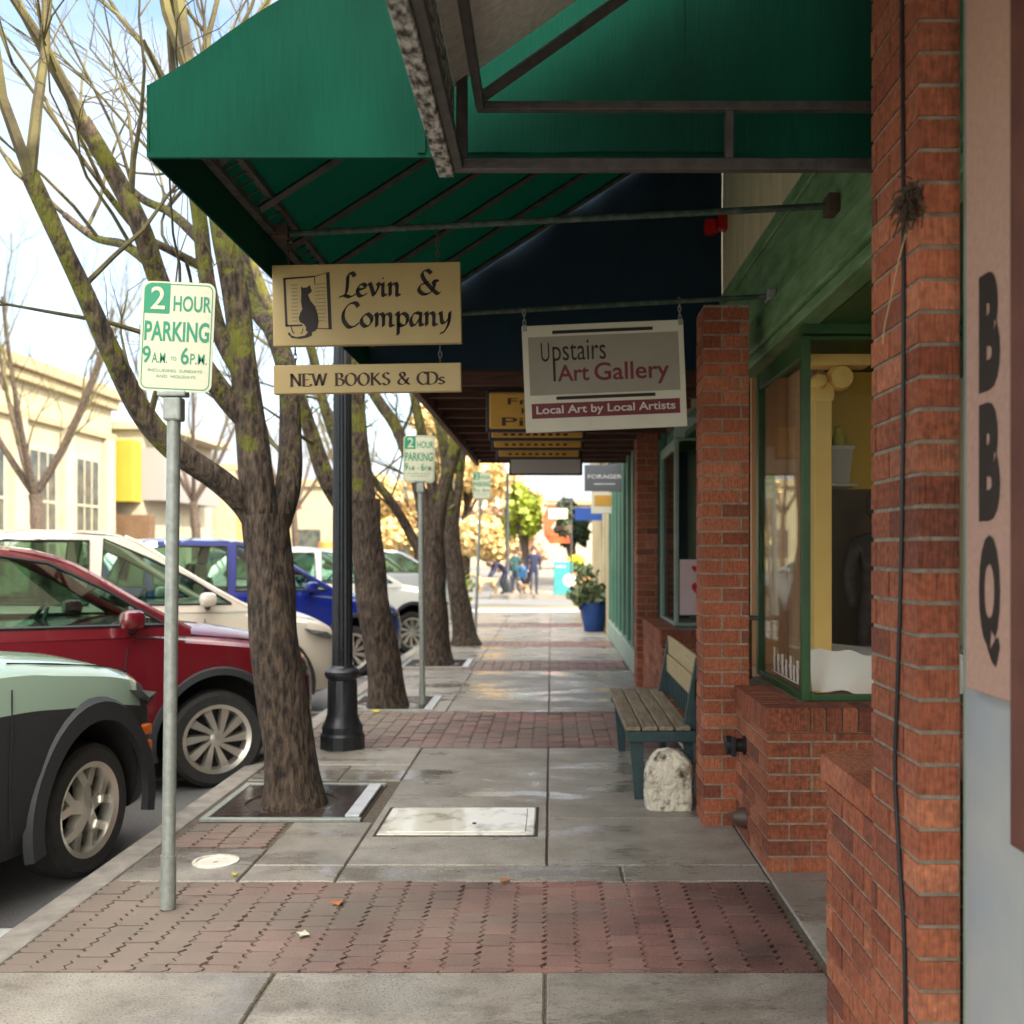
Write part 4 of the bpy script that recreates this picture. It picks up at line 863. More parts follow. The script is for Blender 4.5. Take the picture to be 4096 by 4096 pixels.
def tree(label, base, limbs, twigs, seed, group='mossy street trees along the curb', flare=None, mb_extra=None, twdepth=2, twlen=1.1):
    q = random.Random(seed); t = thing('street_tree', label, 'tree', base, group=group); tr_ = MB(); tw = MB()
    for i, (pts, r0, r1) in enumerate(limbs):
        if i == 0 and flare:
            c = catmull(pts, 7); m = len(c); rs = [r0 + (r1 - r0) * (j / (m - 1)) for j in range(m)]
            for j in range(m):
                h = c[j].z; rs[j] += flare * math.exp(-max(h, 0) / .16)
            tr_.tube(c, rs, 18, True, .16)
        else:
            c, rs = limb(tr_, pts, r0, r1, 12)
        if i and twigs:
            for k in range(twigs):
                j = q.randint(len(c) // 4, len(c) - 1); d = Vector((q.uniform(-1, .6), q.uniform(-1, 1), q.uniform(-.2, 1)))
                grow(tw, c[j], d, twlen * q.uniform(.6, 1.3), max(.012, rs[j] * .3), twdepth, q)
            d = (c[-1] - c[-3]).normalized()
            for k in range(2): grow(tw, c[-1], d + Vector((q.uniform(-.5, .5), q.uniform(-.5, .5), .2)), twlen * 1.4, rs[-1] * .7, 3, q)
    tr_.build('trunk', 'bark_moss', t, True, ang=60); tw.build('twigs', 'twig', t, True)
    return t
Y = 6.1
tree('nearest mossy street tree in front of the red car', (-1.545, Y, 0),
  [([P(1168, 3235, Y), P(1155, 3000, Y), P(1112, 2650, Y), P(1080, 2300, Y), P(1065, 2060, Y)], .15, .135),
   ([P(1050, 2150, Y), P(1000, 2040, Y), P(890, 1930, Y - .1), P(690, 1790, Y - .25), P(560, 1640, Y - .35), P(440, 1400, Y - .5), P(330, 1150, Y - .6), P(250, 980, Y - .7), P(120, 700, Y - .8)], .085, .045),
   ([P(1060, 2150, Y), P(1030, 1950, Y), P(1000, 1700, Y), P(975, 1450, Y), P(950, 1220, Y), P(900, 940, Y), P(850, 650, Y + .1), P(760, 300, Y + .1)], .11, .06),
   ([P(1085, 2180, Y + .05), P(1150, 1960, Y + .1), P(1160, 1720, Y + .2), P(1150, 1500, Y + .3), P(1090, 1320, Y + .5), P(1010, 1200, Y + .7), P(900, 800, Y + .9)], .082, .05),
   ([P(985, 1680, Y), P(880, 1560, Y - .05), P(760, 1370, Y - .1), P(640, 1130, Y - .2), P(560, 900, Y - .3), P(470, 720, Y - .3), P(330, 480, Y - .4)], .075, .045),
   ([P(960, 1480, Y), P(880, 1330, Y + .1), P(825, 1100, Y + .15), P(800, 880, Y + .2), P(760, 660, Y + .2), P(700, 400, Y + .2)], .06, .035),
   ([P(610, 1060, Y - .2), P(500, 980, Y), P(380, 950, Y + .2), P(260, 860, Y + .3)], .035, .02),
   ([P(800, 960, Y + .2), P(680, 850, Y + .4), P(560, 790, Y + .5), P(400, 640, Y + .7)], .035, .02),
   ([P(830, 1080, Y + .2), P(700, 1010, Y + .1), P(560, 930, Y + .1), P(420, 760, Y)], .03, .018)], 3, 11, flare=.05)
Y = 9.9
tree('second mossy street tree just past the black lamp post', (-1.6, Y, 0),
  [([P(1545, 2835, Y), P(1535, 2650, Y), P(1495, 2400, Y), P(1470, 2200, Y), P(1455, 2000, Y)], .165, .15),
   ([P(1458, 2080, Y), P(1435, 1850, Y), P(1425, 1650, Y), P(1400, 1400, Y), P(1330, 1100, Y)], .13, .08),
   ([P(1450, 2120, Y), P(1380, 2030, Y), P(1300, 1900, Y - .1), P(1240, 1720, Y - .1), P(1190, 1560, Y - .2), P(1120, 1350, Y - .3), P(980, 1000, Y - .4)], .1, .055),
   ([P(1455, 2150, Y), P(1420, 1950, Y + .2), P(1350, 1780, Y + .4), P(1290, 1600, Y + .5), P(1240, 1380, Y + .6), P(1130, 1100, Y + .6)], .07, .04)], 3, 12, flare=.05)
Y = 13.6
tree('third mossy street tree behind the second parking sign', (-1.52, Y, 0),
  [([P(1748, 2668, Y), P(1745, 2500, Y), P(1738, 2300, Y), P(1730, 2120, Y)], .17, .15),
   ([P(1730, 2200, Y), P(1700, 2060, Y), P(1650, 1860, Y), P(1580, 1700, Y), P(1500, 1580, Y), P(1380, 1350, Y)], .11, .06),
   ([P(1735, 2200, Y), P(1765, 1990, Y), P(1815, 1820, Y), P(1825, 1650, Y), P(1790, 1450, Y), P(1740, 1150, Y)], .11, .06),
   ([P(1720, 2300, Y), P(1640, 2130, Y), P(1560, 2000, Y - .2), P(1480, 1900, Y - .3), P(1380, 1750, Y - .4)], .075, .04),
   ([P(1735, 2180, Y), P(1725, 1900, Y), P(1680, 1700, Y), P(1640, 1500, Y)], .09, .05)], 4, 13, flare=.06)
Y = 16.4
tree('fourth mossy street tree in the row along the curb', (-1.37, Y, 0),
  [([P(1862, 2592, Y), P(1845, 2430, Y), P(1815, 2250, Y), P(1800, 2100, Y)], .17, .14),
   ([P(1802, 2150, Y), P(1790, 1950, Y), P(1770, 1750, Y), P(1700, 1500, Y)], .12, .06),
   ([P(1805, 2150, Y), P(1835, 1950, Y), P(1850, 1780, Y), P(1850, 1600, Y)], .09, .05)], 4, 14, flare=.09)
# bare tree across the street, and two more beyond
def far_tree(label, X, Yt, h, seed, r=.2, group='bare trees across the street'):
    q = random.Random(seed); t = thing('street_tree', label, 'tree', (X, Yt, -.1), group=group); a = MB(); b = MB(); p0 = Vector((X, Yt, -.1))
    c, rs = limb(a, [p0, p0 + Vector((.05, 0, h * .2)), p0 + Vector((-.05, 0, h * .38))], r, r * .75)
    for i in range(5):
        an = i * 1.26 + q.uniform(-.3, .3); d = Vector((math.cos(an) * .62, math.sin(an) * .5, .9))
        e = [c[-1], c[-1] + d * h * .18, c[-1] + d * h * .36 + Vector((0, 0, h * .06)), c[-1] + d * h * .5 + Vector((0, 0, h * .16))]
        cc, r2 = limb(a, e, r * .5, r * .16, 8, 4)
        for k in range(6): grow(b, cc[q.randint(3, len(cc) - 1)], d + Vector((q.uniform(-.8, .8), q.uniform(-.8, .8), q.uniform(-.2, .6))), h * .24, r * .14, 2, q)
    a.build('trunk', 'bark', t, True); b.build('twigs', 'twig', t)
far_tree('bare tree before the cream building at the far left', -14.8, 29.5, 8.5, 31, .24)
far_tree('bare tree across the street between the classical and yellow buildings', -13.2, 38, 9, 32, .2)
far_tree('bare tree across the street before the pale low shops', -12.0, 48, 9, 33, .2)
far_tree('farthest bare tree across the street', -11.5, 62, 10, 34, .22)
def crown_tree(label, X, Yt, h, wdt, m, seed, group='leafy trees at the end of the street', n=2600, low=.2):
    q = random.Random(seed); t = thing('leafy_tree', label, 'tree', (X, Yt, -.1), group=group); a = MB(); p0 = Vector((X, Yt, -.1))
    limb(a, [p0, p0 + Vector((.1, 0, h * .3)), p0 + Vector((0, 0, h * .75))], .25, .1, 8, 4)
    for i in range(6):
        an = i * 1.05; d = Vector((math.cos(an) * wdt * .7, math.sin(an) * wdt * .5, h * .4)); limb(a, [p0 + Vector((0, 0, h * .35)), p0 + Vector((0, 0, h * .4)) + d * .5, p0 + Vector((0, 0, h * .4)) + d], .1, .04, 6, 3)
    f = MB()
    for i in range(14):
        cz = q.uniform(low + .12, .92) * h; rr = wdt * (1 - abs(cz / h - .55)) * .8
        leaves(f, (X + q.uniform(-rr, rr), Yt + q.uniform(-rr, rr) * .6, cz), (wdt * .4, wdt * .4, h * .12), n // 14, .15, seed=seed * 50 + i, elong=1.3)
    a.build('trunk', 'bark', t, True); f.build('crown', m, t)
crown_tree('golden brown leafy tree above the crossing at left', -4.2, 50, 8.6, 3.0, 'leaf_gold', 41, n=11000, low=.02)
crown_tree('orange brown tree behind the people at the corner', -2.2, 64, 6.2, 2.6, 'leaf_orange', 42, n=9000, low=.02)
crown_tree('lime green tree beside the far corner shop', -1.2, 44, 4.6, .8, 'leaf_lime', 43, n=1500, low=.42)
crown_tree('golden tree farther left at the end of the street', -9.5, 72, 9, 4, 'leaf_gold', 44, n=9000, low=.05)
crown_tree('dark green hanging foliage tree by the corner shop', .8, 42, 3.6, .7, 'leaf_dark', 46, n=700, low=.45)
hd = MB()
for i in range(5): leaves(hd, (-5.6 + i * .8, 24.5, .55), (.6, .5, .55), 260, .06, seed=90 + i)
tag(hd.build('hedge', 'leaf_lime'), 'clipped yellow green hedge behind the white car by the street trees', 'hedge')

# tree grates
def grate(label, x0, x1, y0, y1, hx, hy, hr):
    t = thing('tree_grate', label, 'grate', ((x0 + x1) / 2, (y0 + y1) / 2, 0), group='tree grates in the sidewalk')
    MB().box(x0, x1, y0, y1, -.02, -.006).build('soil_pit', 'soil', t)
    f = MB(); f.bev(x0, x1, y0, y0 + .04, -.01, .012, .004); f.bev(x0, x1, y1 - .04, y1, -.01, .012, .004); f.bev(x0, x0 + .04, y0 + .041, y1 - .041, -.01, .012, .004); f.build('frame', 'galv', t)  # frame in lighter metal, standing in for the wet grate's reflection
    MB().bev(x1 - .1, x1 - .02, y0 + .06, y1 - .06, -.005, .018, .004).build('edge_plate', 'grate_light', t)
    b = MB(); y = y0 + .06
    while y < y1 - .06:
        dy = abs(y - hy); xs = [(x0 + .045, x1 - .11)]
        if dy < hr: w_ = math.sqrt(hr * hr - dy * dy); xs = [(x0 + .045, hx - w_), (hx + w_, x1 - .11)]
        for a, c in xs:
            if c - a > .03: b.box(a, c, y, y + .022, -.005, .008)
        y += .034
    b.build('bars', 'grate', t)
grate('tree grate around the nearest tree', -1.96, -1.06, 5.7, 6.6, -1.545, 6.1, .27)
grate('tree grate around the second tree with a parking sign in its corner', -1.96, -1.1, 9.62, 10.6, -1.6, 9.95, .3)
grate('tree grate around the third tree', -1.95, -1.05, 13.2, 14.2, -1.52, 13.6, .3)
# utility cover
uc = thing('utility_cover', 'pale concrete utility box cover set in the sidewalk', 'cover', (-.4, 5.62, 0))
u0, u1, v0, v1 = -.925, -.085, 5.4, 5.98
MB().box(u0 - .014, u1 + .014, v0 - .014, v1 + .014, -.03, .0035).build('seam', 'soil', uc); MB().bev(u0, u1, v0, v1, -.05, .008, .01).build('frame', 'pale_concrete', uc); MB().bev(u0 + .05, u1 - .05, v0 + .045, v1 - .045, -.02, .013, .004).build('lid', 'pale_concrete', uc)
MB().lathe((-.42, 5.6, .0135), [(.012, 0), (.012, .003), (0, .003)], 10).build('lift_hole', 'black', uc)
vr = MB(); vr.lathe((-1.62, 4.95, -.005), [(.11, 0), (.11, .012), (.092, .014), (.092, .006), (0, .005)], 28)
tag(vr.build('valve_cover', 'pale_concrete', None, True), 'round pale ringed valve cover near the foot of the parking sign', 'cover')
# fallen leaves
for i, (px, py, m, s, lb) in enumerate(((1350, 3620, 'leaf_tan', .035, 'orange brown fallen leaf on the near brick pavers'), (940, 3505, 'leaf_yellow', .02, 'small yellow fallen leaf by the valve cover'), (2020, 3530, 'leaf_tan', .03, 'flat tan fallen leaf at the far edge of the near brick band'),
        (1215, 3745, 'sign_cream', .03, 'pale fallen leaf on the near brick pavers'), (1505, 2850, 'leaf_yellow', .05, 'yellow fallen leaf on the grate of the second tree'))):
    Yg = 6150 / (py - 2205); c = P(px, py, Yg); m_ = MB(); n = 9; a0 = rnd.uniform(0, 6)
    poly = [(math.cos(a0 + k * 6.283 / n) * s * (1 if k % 2 else .55), math.sin(a0 + k * 6.283 / n) * s * (1.2 if k % 2 else .5)) for k in range(n)]
    m_.prism(poly, lambda a, b: Vector((c.x + a, c.y + b, .008 + .25 * abs(a) + rnd.uniform(0, .004))), lambda a, b: Vector((c.x + a, c.y + b, .0065 + .25 * abs(a))))
    tag(m_.build('fallen_leaf', m), lb, 'leaf', 'fallen leaves on the sidewalk')

# ------------------------------------------------------------------ parking signs, lamp posts
def pole_sign(label, base, top, zc, xc, roll, full=True):
    t = thing('parking_sign', label, 'sign', base, group='two hour parking signs on poles')
    b = Vector(base); tp = Vector(top)
    MB().tube([b, b + (tp - b) * .06, tp], .0275, 16).tube([b, b + (tp - b) * .105], .032, 16).build('pole', 'galv', t, True)
    MB().bev(tp.x - .037, tp.x + .037, tp.y - .034, tp.y + .034, tp.z - .09, tp.z + .01, .01).bev(tp.x - .06, tp.x + .06, tp.y - .04, tp.y + .02, tp.z + .011, tp.z + .035, .006).build('bracket', 'galv', t)
    w_, h_, r_ = .1525, .2285, .035
    def rr(w, h, r): return [(sx * (w - r) + r * math.cos(a), sz * (h - r) + r * math.sin(a)) for sx, sz, a0 in ((1, 1, 0), (-1, 1, 90), (-1, -1, 180), (1, -1, 270)) for a in [R(a0 + k * 15) for k in range(7)]]
    yb_ = tp.y - .036; cr, sr = math.cos(roll), math.sin(roll)
    def at(y): return lambda a, c: Vector((xc + a * cr + c * sr, y, zc - a * sr + c * cr))
    MB().prism(rr(w_, h_, r_), at(yb_), at(yb_ + .003)).build('plate', 'sign_cream', t)
    L_ = MB(); o = len(L_.v)
    out = rr(w_ - .009, h_ - .009, r_ - .007); inn_ = rr(w_ - .013, h_ - .013, r_ - .01); n = len(out); f = at(yb_ - .0008)
    L_.add([f(*p) for p in out] + [f(*p) for p in inn_], [(i, (i + 1) % n, n + (i + 1) % n, n + i) for i in range(n)])
    L_.flat([(-.14, .095), (-.035, .095), (-.035, .222), (-.115, .222), (-.132, .212), (-.14, .195)], at(yb_ - .0011))
    def tx(mb, s, x0, x1, z0, z1, bold, yy=yb_ - .0013):
        k = len(mb.v); text(mb, s, x0, x1, z0, z1, 0, bold)
        for i in range(k, len(mb.v)): v = mb.v[i]; mb.v[i] = at(yy)(v.x, v.z)
    tx(L_, 'HOUR', -.02, .138, .106, .172, .018); tx(L_, 'PARKING', -.136, .134, -.02, .064, .024)
    tx(L_, '9', -.14, -.106, -.114, -.042, .016); tx(L_, 'A.M.', -.1, -.036, -.112, -.068, .004); tx(L_, 'TO', -.022, .002, -.1, -.083, 0); tx(L_, '6', .02, .054, -.114, -.042, .016); tx(L_, 'P.M.', .06, .13, -.112, -.068, .004)
    tx(L_, 'INCLUDING  SUNDAYS', -.115, .112, -.148, -.136, 0); tx(L_, 'AND  HOLIDAYS', -.08, .085, -.172, -.16, 0)
    L_.build('lettering', 'sign_green', t)
    W_ = MB(); tx(W_, '2', -.115, -.055, .112, .206, .01, yb_ - .0024); W_.build('numeral', 'sign_cream', t)
    return t
Y = 4.31
pole_sign('nearest two hour parking sign on a grey pole by the front car', (P(672, 3632, Y).x, Y, 0), P(697, 1600, Y), P(708, 1355, Y).z, P(708, 1355, Y - .036).x, R(2.6))
Y = 10.0
pole_sign('second two hour parking sign rising beside the second tree', (P(1690, 2820, Y).x, Y, 0), P(1683, 1935, Y), P(1676, 1836, 9.96).z, P(1676, 1836, 9.96).x, R(1))
Y = 17.6
pole_sign('farthest two hour parking sign before the crossing', (P(1900, 2550, Y).x, Y, 0), P(1922, 2000, Y), P(1928, 1942, Y).z, P(1928, 1942, Y).x, R(0))
lpz = MB(); c = P(1370, 2990, 7.83)
lp = thing('lamp_post', 'black cast iron lamp post with a fluted base beside the nearest tree', 'lamp post', (c.x, 7.83, 0))
lpz.lathe((c.x, 7.83, 0), [(.17, 0), (.17, .1), (.155, .12), (.155, .17), (.135, .2), (.118, .26), (.112, .5), (.108, .52), (.122, .535), (.135, .56), (.135, .585), (.12, .6), (.1, .61), (.085, .63)], 14); lpz.build('base', 'lamp_black', lp, True, ang=25)
fl_ = MB(); n = 32; prof = [(.078, .625), (.076, 1.2), (.07, 2.4), (.062, 4.2)]
for r_, h in prof:
    for k in range(n): t = 2 * math.pi * k / n; rr_ = r_ * (1 if k % 2 else .9); fl_.v.append(Vector((c.x + rr_ * math.cos(t), 7.83 + rr_ * math.sin(t), h)))
for i in range(3):
    for k in range(n): fl_.f.append([i * n + k, i * n + (k + 1) % n, (i + 1) * n + (k + 1) % n, (i + 1) * n + k]); fl_.mi.append(0)
fl_.build('shaft', 'lamp_black', lp, True, ang=25)
MB().lathe((c.x, 7.83, 4.2), [(.08, 0), (.1, .05), (.06, .1), (.16, .2), (.19, .45), (.12, .6), (0, .68)], 16).build('lantern', 'pale_ink', lp, True)
for (px, py, Yl, lb) in ((1792, 2380, 21.0, 'slim grey pole between the third and fourth trees'), ):
    c = P(px, 2500, Yl); t = thing('street_pole', lb, 'pole', (c.x, Yl, 0)); MB().tube([(c.x, Yl, 0), (P(1805, 2000, Yl).x, Yl, 3.4)], .06, 12).build('shaft', 'galv', t, True); MB().lathe((c.x, Yl, 0), [(.1, 0), (.1, .05), (.06, .08)], 12).build('base', 'galv', t)
c = P(2030, 2360, 37.0); lp2 = thing('lamp_post', 'dark slim lamp post by the people across the crossing', 'lamp post', (c.x, 37.0, 0))
MB().lathe((c.x, 37, 0), [(.2, 0), (.2, .3), (.12, .6), (.07, .7), (.06, 4.3), (0, 4.32)], 12).build('shaft', 'lamp_black', lp2, True); MB().lathe((c.x, 37, 4.3), [(.08, 0), (.2, .2), (.2, .5), (0, .7)], 12).build('lantern', 'pale_ink', lp2, True)

# ------------------------------------------------------------------ cars
def car_parts(root, paint, arch_w=.05, clad_h=.30, spokes=10, seed=0, tall=1.0, rim_m='alloy', hoodz=1.0, lift=.15, cabx=.24, nose=0.0, slope=None):
    W2 = .87; yc_ = .84
    stn = [(.80, .62, .34, .66, .0), (.76, .74, .26, .78, .015), (.66, .86, .21, .85, .03), (.48, .94, .2, .905, .045), (.2, .985, .2, .955, .05), (-.2, 1.0, .2, 1.0, .05), (-.55, 1.0, .2, 1.04, .04), (-1.2, 1.0, .2, 1.06, .0),
           (-2.0, 1.0, .2, 1.08, .0), (-2.7, .99, .2, 1.11, .0), (-3.05, .95, .24, 1.12, .0), (-3.22, .89, .32, 1.08, .0), (-3.27, .8, .42, .95, .0)]
    def ring(x, w_, zb, zt, c):
        w_ *= W2
        h = [(0, zb), (.74 * w_, zb), (.93 * w_, zb + .05), (.985 * w_, zb + .18), (1.0 * w_, zb + (zt - zb) * .5), (.985 * w_, zb + (zt - zb) * .78), (.945 * w_, zt - .045), (.86 * w_, zt), (.5 * w_, zt + c), (0, zt + c * 1.25)]
        return [(-a, b) for a, b in h] + [(a, b) for a, b in reversed(h[1:-1])]
    xs = catmull([Vector(s[:3]) for s in stn], 5); ex = catmull([Vector((s[0], s[3] * hoodz if s[0] > -.3 else s[3], s[4])) for s in stn], 5)
    mb = MB(); n = 18
    for a, b in zip(xs, ex):
        for yy, zz in ring(a.x, a.y, a.z, b.y, b.z): mb.v.append(Vector((a.x, yc_ + yy, zz)))
    for i in range(len(xs) - 1):
        for k in range(n): mb.f.append([i * n + k, i * n + (k + 1) % n, (i + 1) * n + (k + 1) % n, (i + 1) * n + k])
    mb.f.append(list(range(n))); mb.f.append([(len(xs) - 1) * n + k for k in reversed(range(n))]); mb.mi = [0] * len(mb.f)
    for i, f in enumerate(mb.f):
        if sum(mb.v[j].z for j in f) / len(f) < clad_h: mb.mi[i] = 1
    body = mb.build('body', [paint, 'clad', 'black_matte'], root, True, True, 40)
    cut = MB()
    for x in (0, -2.52):
        for ya, yb2 in ((-.2, .28), (1.40, 1.9)): cut.lathe((x, 0, .335), [(.425, ya), (.425, yb2)], 40, 'y')
    co = cut.build('cut', 'black_matte'); co.parent = root; co.hide_render = True
    md = body.modifiers.new('b', 'BOOLEAN'); md.operation = 'DIFFERENCE'; md.object = co; md.solver = 'EXACT'
    bpy.context.view_layer.update(); nm = bpy.data.meshes.new_from_object(body.evaluated_get(bpy.context.evaluated_depsgraph_get()))
    body.modifiers.clear(); body.data = nm; bpy.data.objects.remove(co)
    nm.materials.clear()
    for q in (paint, 'clad', 'black_matte'): nm.materials.append(M[q])
    # inside of the wells is black
    for p in nm.polygons:
        c = p.center
        for x in (0, -2.52):
            d = math.hypot(c.x - x, c.z - .335)
            if d < .43 and (abs(d - .425) < .012 or (c.y > .2 and c.y < 1.45 and abs(p.normal.y) > .9)): p.material_index = 2
    nm.set_sharp_from_angle(angle=R(40))
    # cabin: side shells with window openings
    zr = 1.53 * tall
    def side(x, z, sgn):
        t = min(max((z - 1.0) / (zr - 1.0), 0), 1); hw = .83 - .2 * t - .03 * t * t; return Vector((x, yc_ + sgn * hw, z))
    top = [(-.42, 1.03), (-.75, 1.2), (-1.12, 1.41), (-1.45, zr - .03), (-1.9, zr), (-2.4, zr - .01), (-2.85, zr - .07), (-3.1, 1.3), (-3.22, 1.1)]
    outline = [(-.42, 1.0)] + top + [(-3.22, 1.02)]
    w1 = [(-.58, 1.066), (-.93, 1.27), (-1.26, 1.43), (-1.6, zr - .045), (-1.66, 1.08)]
    w2 = [(-1.74, 1.088), (-1.71, zr - .06), (-2.25, zr - .055), (-2.45, zr - .07), (-2.48, 1.11)]
    w3 = [(-2.57, 1.14), (-2.54, zr - .1), (-2.78, zr - .14), (-2.95, 1.2), (-2.9, 1.15)]
    cab = MB()
    for sgn in (-1, 1):
        polys = [[Vector((a, b, 0)) for a, b in outline]] + [[Vector((a, b, 0)) for a, b in w_] for w_ in (w1, w2, w3)]
        flat_ = [p for pl in polys for p in pl]; tris = tessellate_polygon(polys)
        cab.add([side(p.x, p.y, sgn) for p in flat_], tris)
    tp = catmull([Vector((a, b, 0)) for a, b in top], 3)
    i0 = min(range(len(tp)), key=lambda i: abs(tp[i].x + 1.4)); i1 = min(range(len(tp)), key=lambda i: abs(tp[i].x + 2.9))
    def strip(mb_, a, b, inset=0.0, lift=.0):
        m = 9; o = len(mb_.v); cnt = 0
        for i in range(a, b + 1):
            L_ = side(tp[i].x, tp[i].y, -1); R_ = side(tp[i].x, tp[i].y, 1)
            for k in range(m):
                t = inset + (1 - 2 * inset) * k / (m - 1); v = L_.lerp(R_, t); bow = 4 * t * (1 - t); v.z += .035 * bow + lift; v.x += .06 * bow * (1 if tp[i].x > -1.4 else -1 if tp[i].x < -2.9 else 0) ; mb_.v.append(v)
        for i in range(b - a):
            for k in range(m - 1): mb_.f.append([o + i * m + k, o + i * m + k + 1, o + (i + 1) * m + k + 1, o + (i + 1) * m + k]); mb_.mi.append(mb_.m)
    strip(cab, i0, i1)
    cabin = cab.build('cabin', paint, root, True, True, 30)
    ws = MB(); strip(ws, 0, i0, .045, -.004); ws.build('windshield', 'car_glass', root, True, True); rs_ = MB(); strip(rs_, i1, len(tp) - 1, .05, -.004); rs_.build('rear_window', 'car_glass', root, True, True)
    for sgn in (-1, 1):
        ap = MB(); ap.tube([side(t.x, t.y, sgn) + Vector((0, -.02 * sgn, -.006)) for t in tp[:i0 + 1]], .026, 6)
        ap.build('windshield_pillar', paint, root, True, True)
    for sgn in (-1, 1):
        for w_ in (w1, w2, w3):
            g_ = MB(); g_.flat(w_, lambda a, b: side(a, b, sgn) + Vector((0, -.006 * sgn, 0))); g_.build('side_window', 'car_glass', root, False, True)
    for sgn in (-1, 1):
        for w_ in (w1, w2, w3): tr_ = MB(); tr_.tube([side(a, b, sgn) + Vector((0, .002 * sgn, 0)) for a, b in w_ + w_[:1]], .011, 5); tr_.build('window_trim', 'black', root, False, True)
    # inside
    st_ = MB(); st_.bev(-1.95, -1.35, .38, .78, .5, .78, .06); st_.bev(-1.98, -1.8, .38, .78, .7, 1.22, .05); st_.bev(-1.94, -1.84, .48, .68, 1.2, 1.36, .04); st_.build('seat', 'seat_grey', root, True, True)
    st_ = MB(); st_.bev(-1.95, -1.35, .92, 1.32, .5, .78, .06); st_.bev(-1.98, -1.8, .92, 1.32, .7, 1.22, .05); st_.bev(-1.94, -1.84, 1.02, 1.22, 1.2, 1.36, .04); st_.build('seat', 'seat_grey', root, True, True)
    st_ = MB(); st_.bev(-2.85, -2.68, .25, 1.4, .6, 1.2, .05); st_.build('seat', 'seat_grey', root, True, True)
    MB().bev(-1.05, -.5, .18, 1.5, .75, 1.055, .05).build('dashboard', 'dash', root, True, True)
    sw = MB(); cc = Vector((-1.2, 1.14, 1.0)); ax = Vector((0, 1, 0)); bx = Vector((.45, 0, .9)).normalized(); sw.tube([cc + (ax * math.cos(t) + bx * math.sin(t)) * .18 for t in [k * math.pi / 12 for k in range(25)]], .014, 6, False); sw.tube([cc, cc + Vector((.22, 0, -.06))], .025, 6); sw.tube([cc - ax * .17, cc + ax * .17], .016, 5); sw.build('steering_wheel', 'black', root, True, True)
    # mirrors, handles, lamps
    for sgn in (-1, 1):
        y = yc_ + sgn * .93; m_ = MB(); m_.bev(-.9, -.75, y - .075, y + .075, 1.05, 1.165, .045); mir = m_.build('mirror', paint, root, True, True)
        MB().tube([(-.82, y - sgn * .02, 1.06), (-.8, yc_ + sgn * .8, 1.04)], .028, 6).build('mirror_arm', 'black', mir, True, True)
        for x in (-1.5, -2.4): MB().tube(catmull([(x, yc_ + sgn * .845, .9), (x + .03, yc_ + sgn * .885, .905), (x + .19, yc_ + sgn * .885, .905), (x + .22, yc_ + sgn * .845, .9)], 3), .012, 6).build('door_handle', paint, root, True, True)
        hl = MB(); hl.prism([(.38, .835), (.6, .8), (.7, .75), (.66, .735), (.46, .79)], lambda a, b: Vector((a, yc_ + sgn * (.872 if a < .5 else .83 if a < .65 else .74), b)), lambda a, b: Vector((a - .05, yc_ + sgn * .6, b))); hl.build('headlight', 'lamp_glass', root, True, True)
        ln = MB()
        for x in (-.62, -1.71, -2.6): ln.tube([(x, yc_ + sgn * .866, .36), (x - .02, yc_ + sgn * .872, .6), (x, yc_ + sgn * .868, .78), (x + .03, yc_ + sgn * .845, .95)], .004, 4)
        ln.tube([(x_, yc_ + sgn * .86 * w_ * W2, z_ + .003) for x_, w_, z_ in ((.6, .88, .868), (.48, .94, .905), (.2, .985, .955), (-.2, 1.0, 1.0), (-.5, 1.0, 1.035))], .004, 4)
        ln.build('door_gap', 'black_matte', root, False, True)
    MB().bev(.74, .815, yc_ - .5, yc_ + .5, .42, .6, .02).build('grille', 'black', root, True, True)
    # arches
    for sgn in (-1, 1):
        for x in (0, -2.52):
            ar = MB()
            o = len(ar.v); N_ = 26
            for i in range(N_):
                t = R(-14 + 208 * i / (N_ - 1))
                for rr_, dy in ((.424, -.01), (.424, .028), (.424 + arch_w * .8, .024), (.424 + arch_w, -.012)):
                    ar.v.append(Vector((x + rr_ * math.cos(t), yc_ + sgn * (.858 + dy), .335 + rr_ * math.sin(t))))
            for i in range(N_ - 1):
                for k in range(4): ar.f.append([o + i * 4 + k, o + i * 4 + (k + 1) % 4, o + (i + 1) * 4 + (k + 1) % 4, o + (i + 1) * 4 + k]); ar.mi.append(0)
            ar.build('arch_trim', 'clad', root, True, True)
    def wheel(x, sgn):
        y = yc_ + sgn * .73; o = sgn
        tyre = MB().lathe((x, y, .335), [(.235, -.1), (.3, -.105), (.327, -.085), (.335, -.05), (.335, .05), (.327, .085), (.3, .105), (.235, .1)], 40, 'y', False).build('wheel', 'tyre', root, True, True)
        rim = MB(); f = .09 * o
        rim.lathe((x, y, .335), [(.21, -.09), (.238, -.102 if o < 0 else -.09), (.238, .102 if o > 0 else .09), (.212, f), (.2, f * .2)], 40, 'y', False)
        rim.m = 1; rim.lathe((x, y, .335), [(.225, f * .1), (0, f * .1)], 28, 'y'); rim.m = 0
        rim.lathe((x, y, .335), [(.055, f * .3), (.055, f * .9), (.03, f * 1.02), (0, f * 1.04)], 16, 'y')
        c = Vector((x, y, .335)); segs = []
        for k in range(spokes):
            t = 2 * math.pi * k / spokes + seed; d = Vector((math.cos(t), 0, math.sin(t))); e = Vector((-d.z, 0, d.x))
            if spokes == 5: segs += [(c + d * .04, c + d * .14, .03, .034), (c + d * .125 - e * .012, c + d * .215 - e * .07, .02, .022), (c + d * .125 + e * .012, c + d * .215 + e * .07, .02, .022)]
            else: segs.append((c + d * .04 - e * .012, c + d * .222 + e * .03, .012, .03))
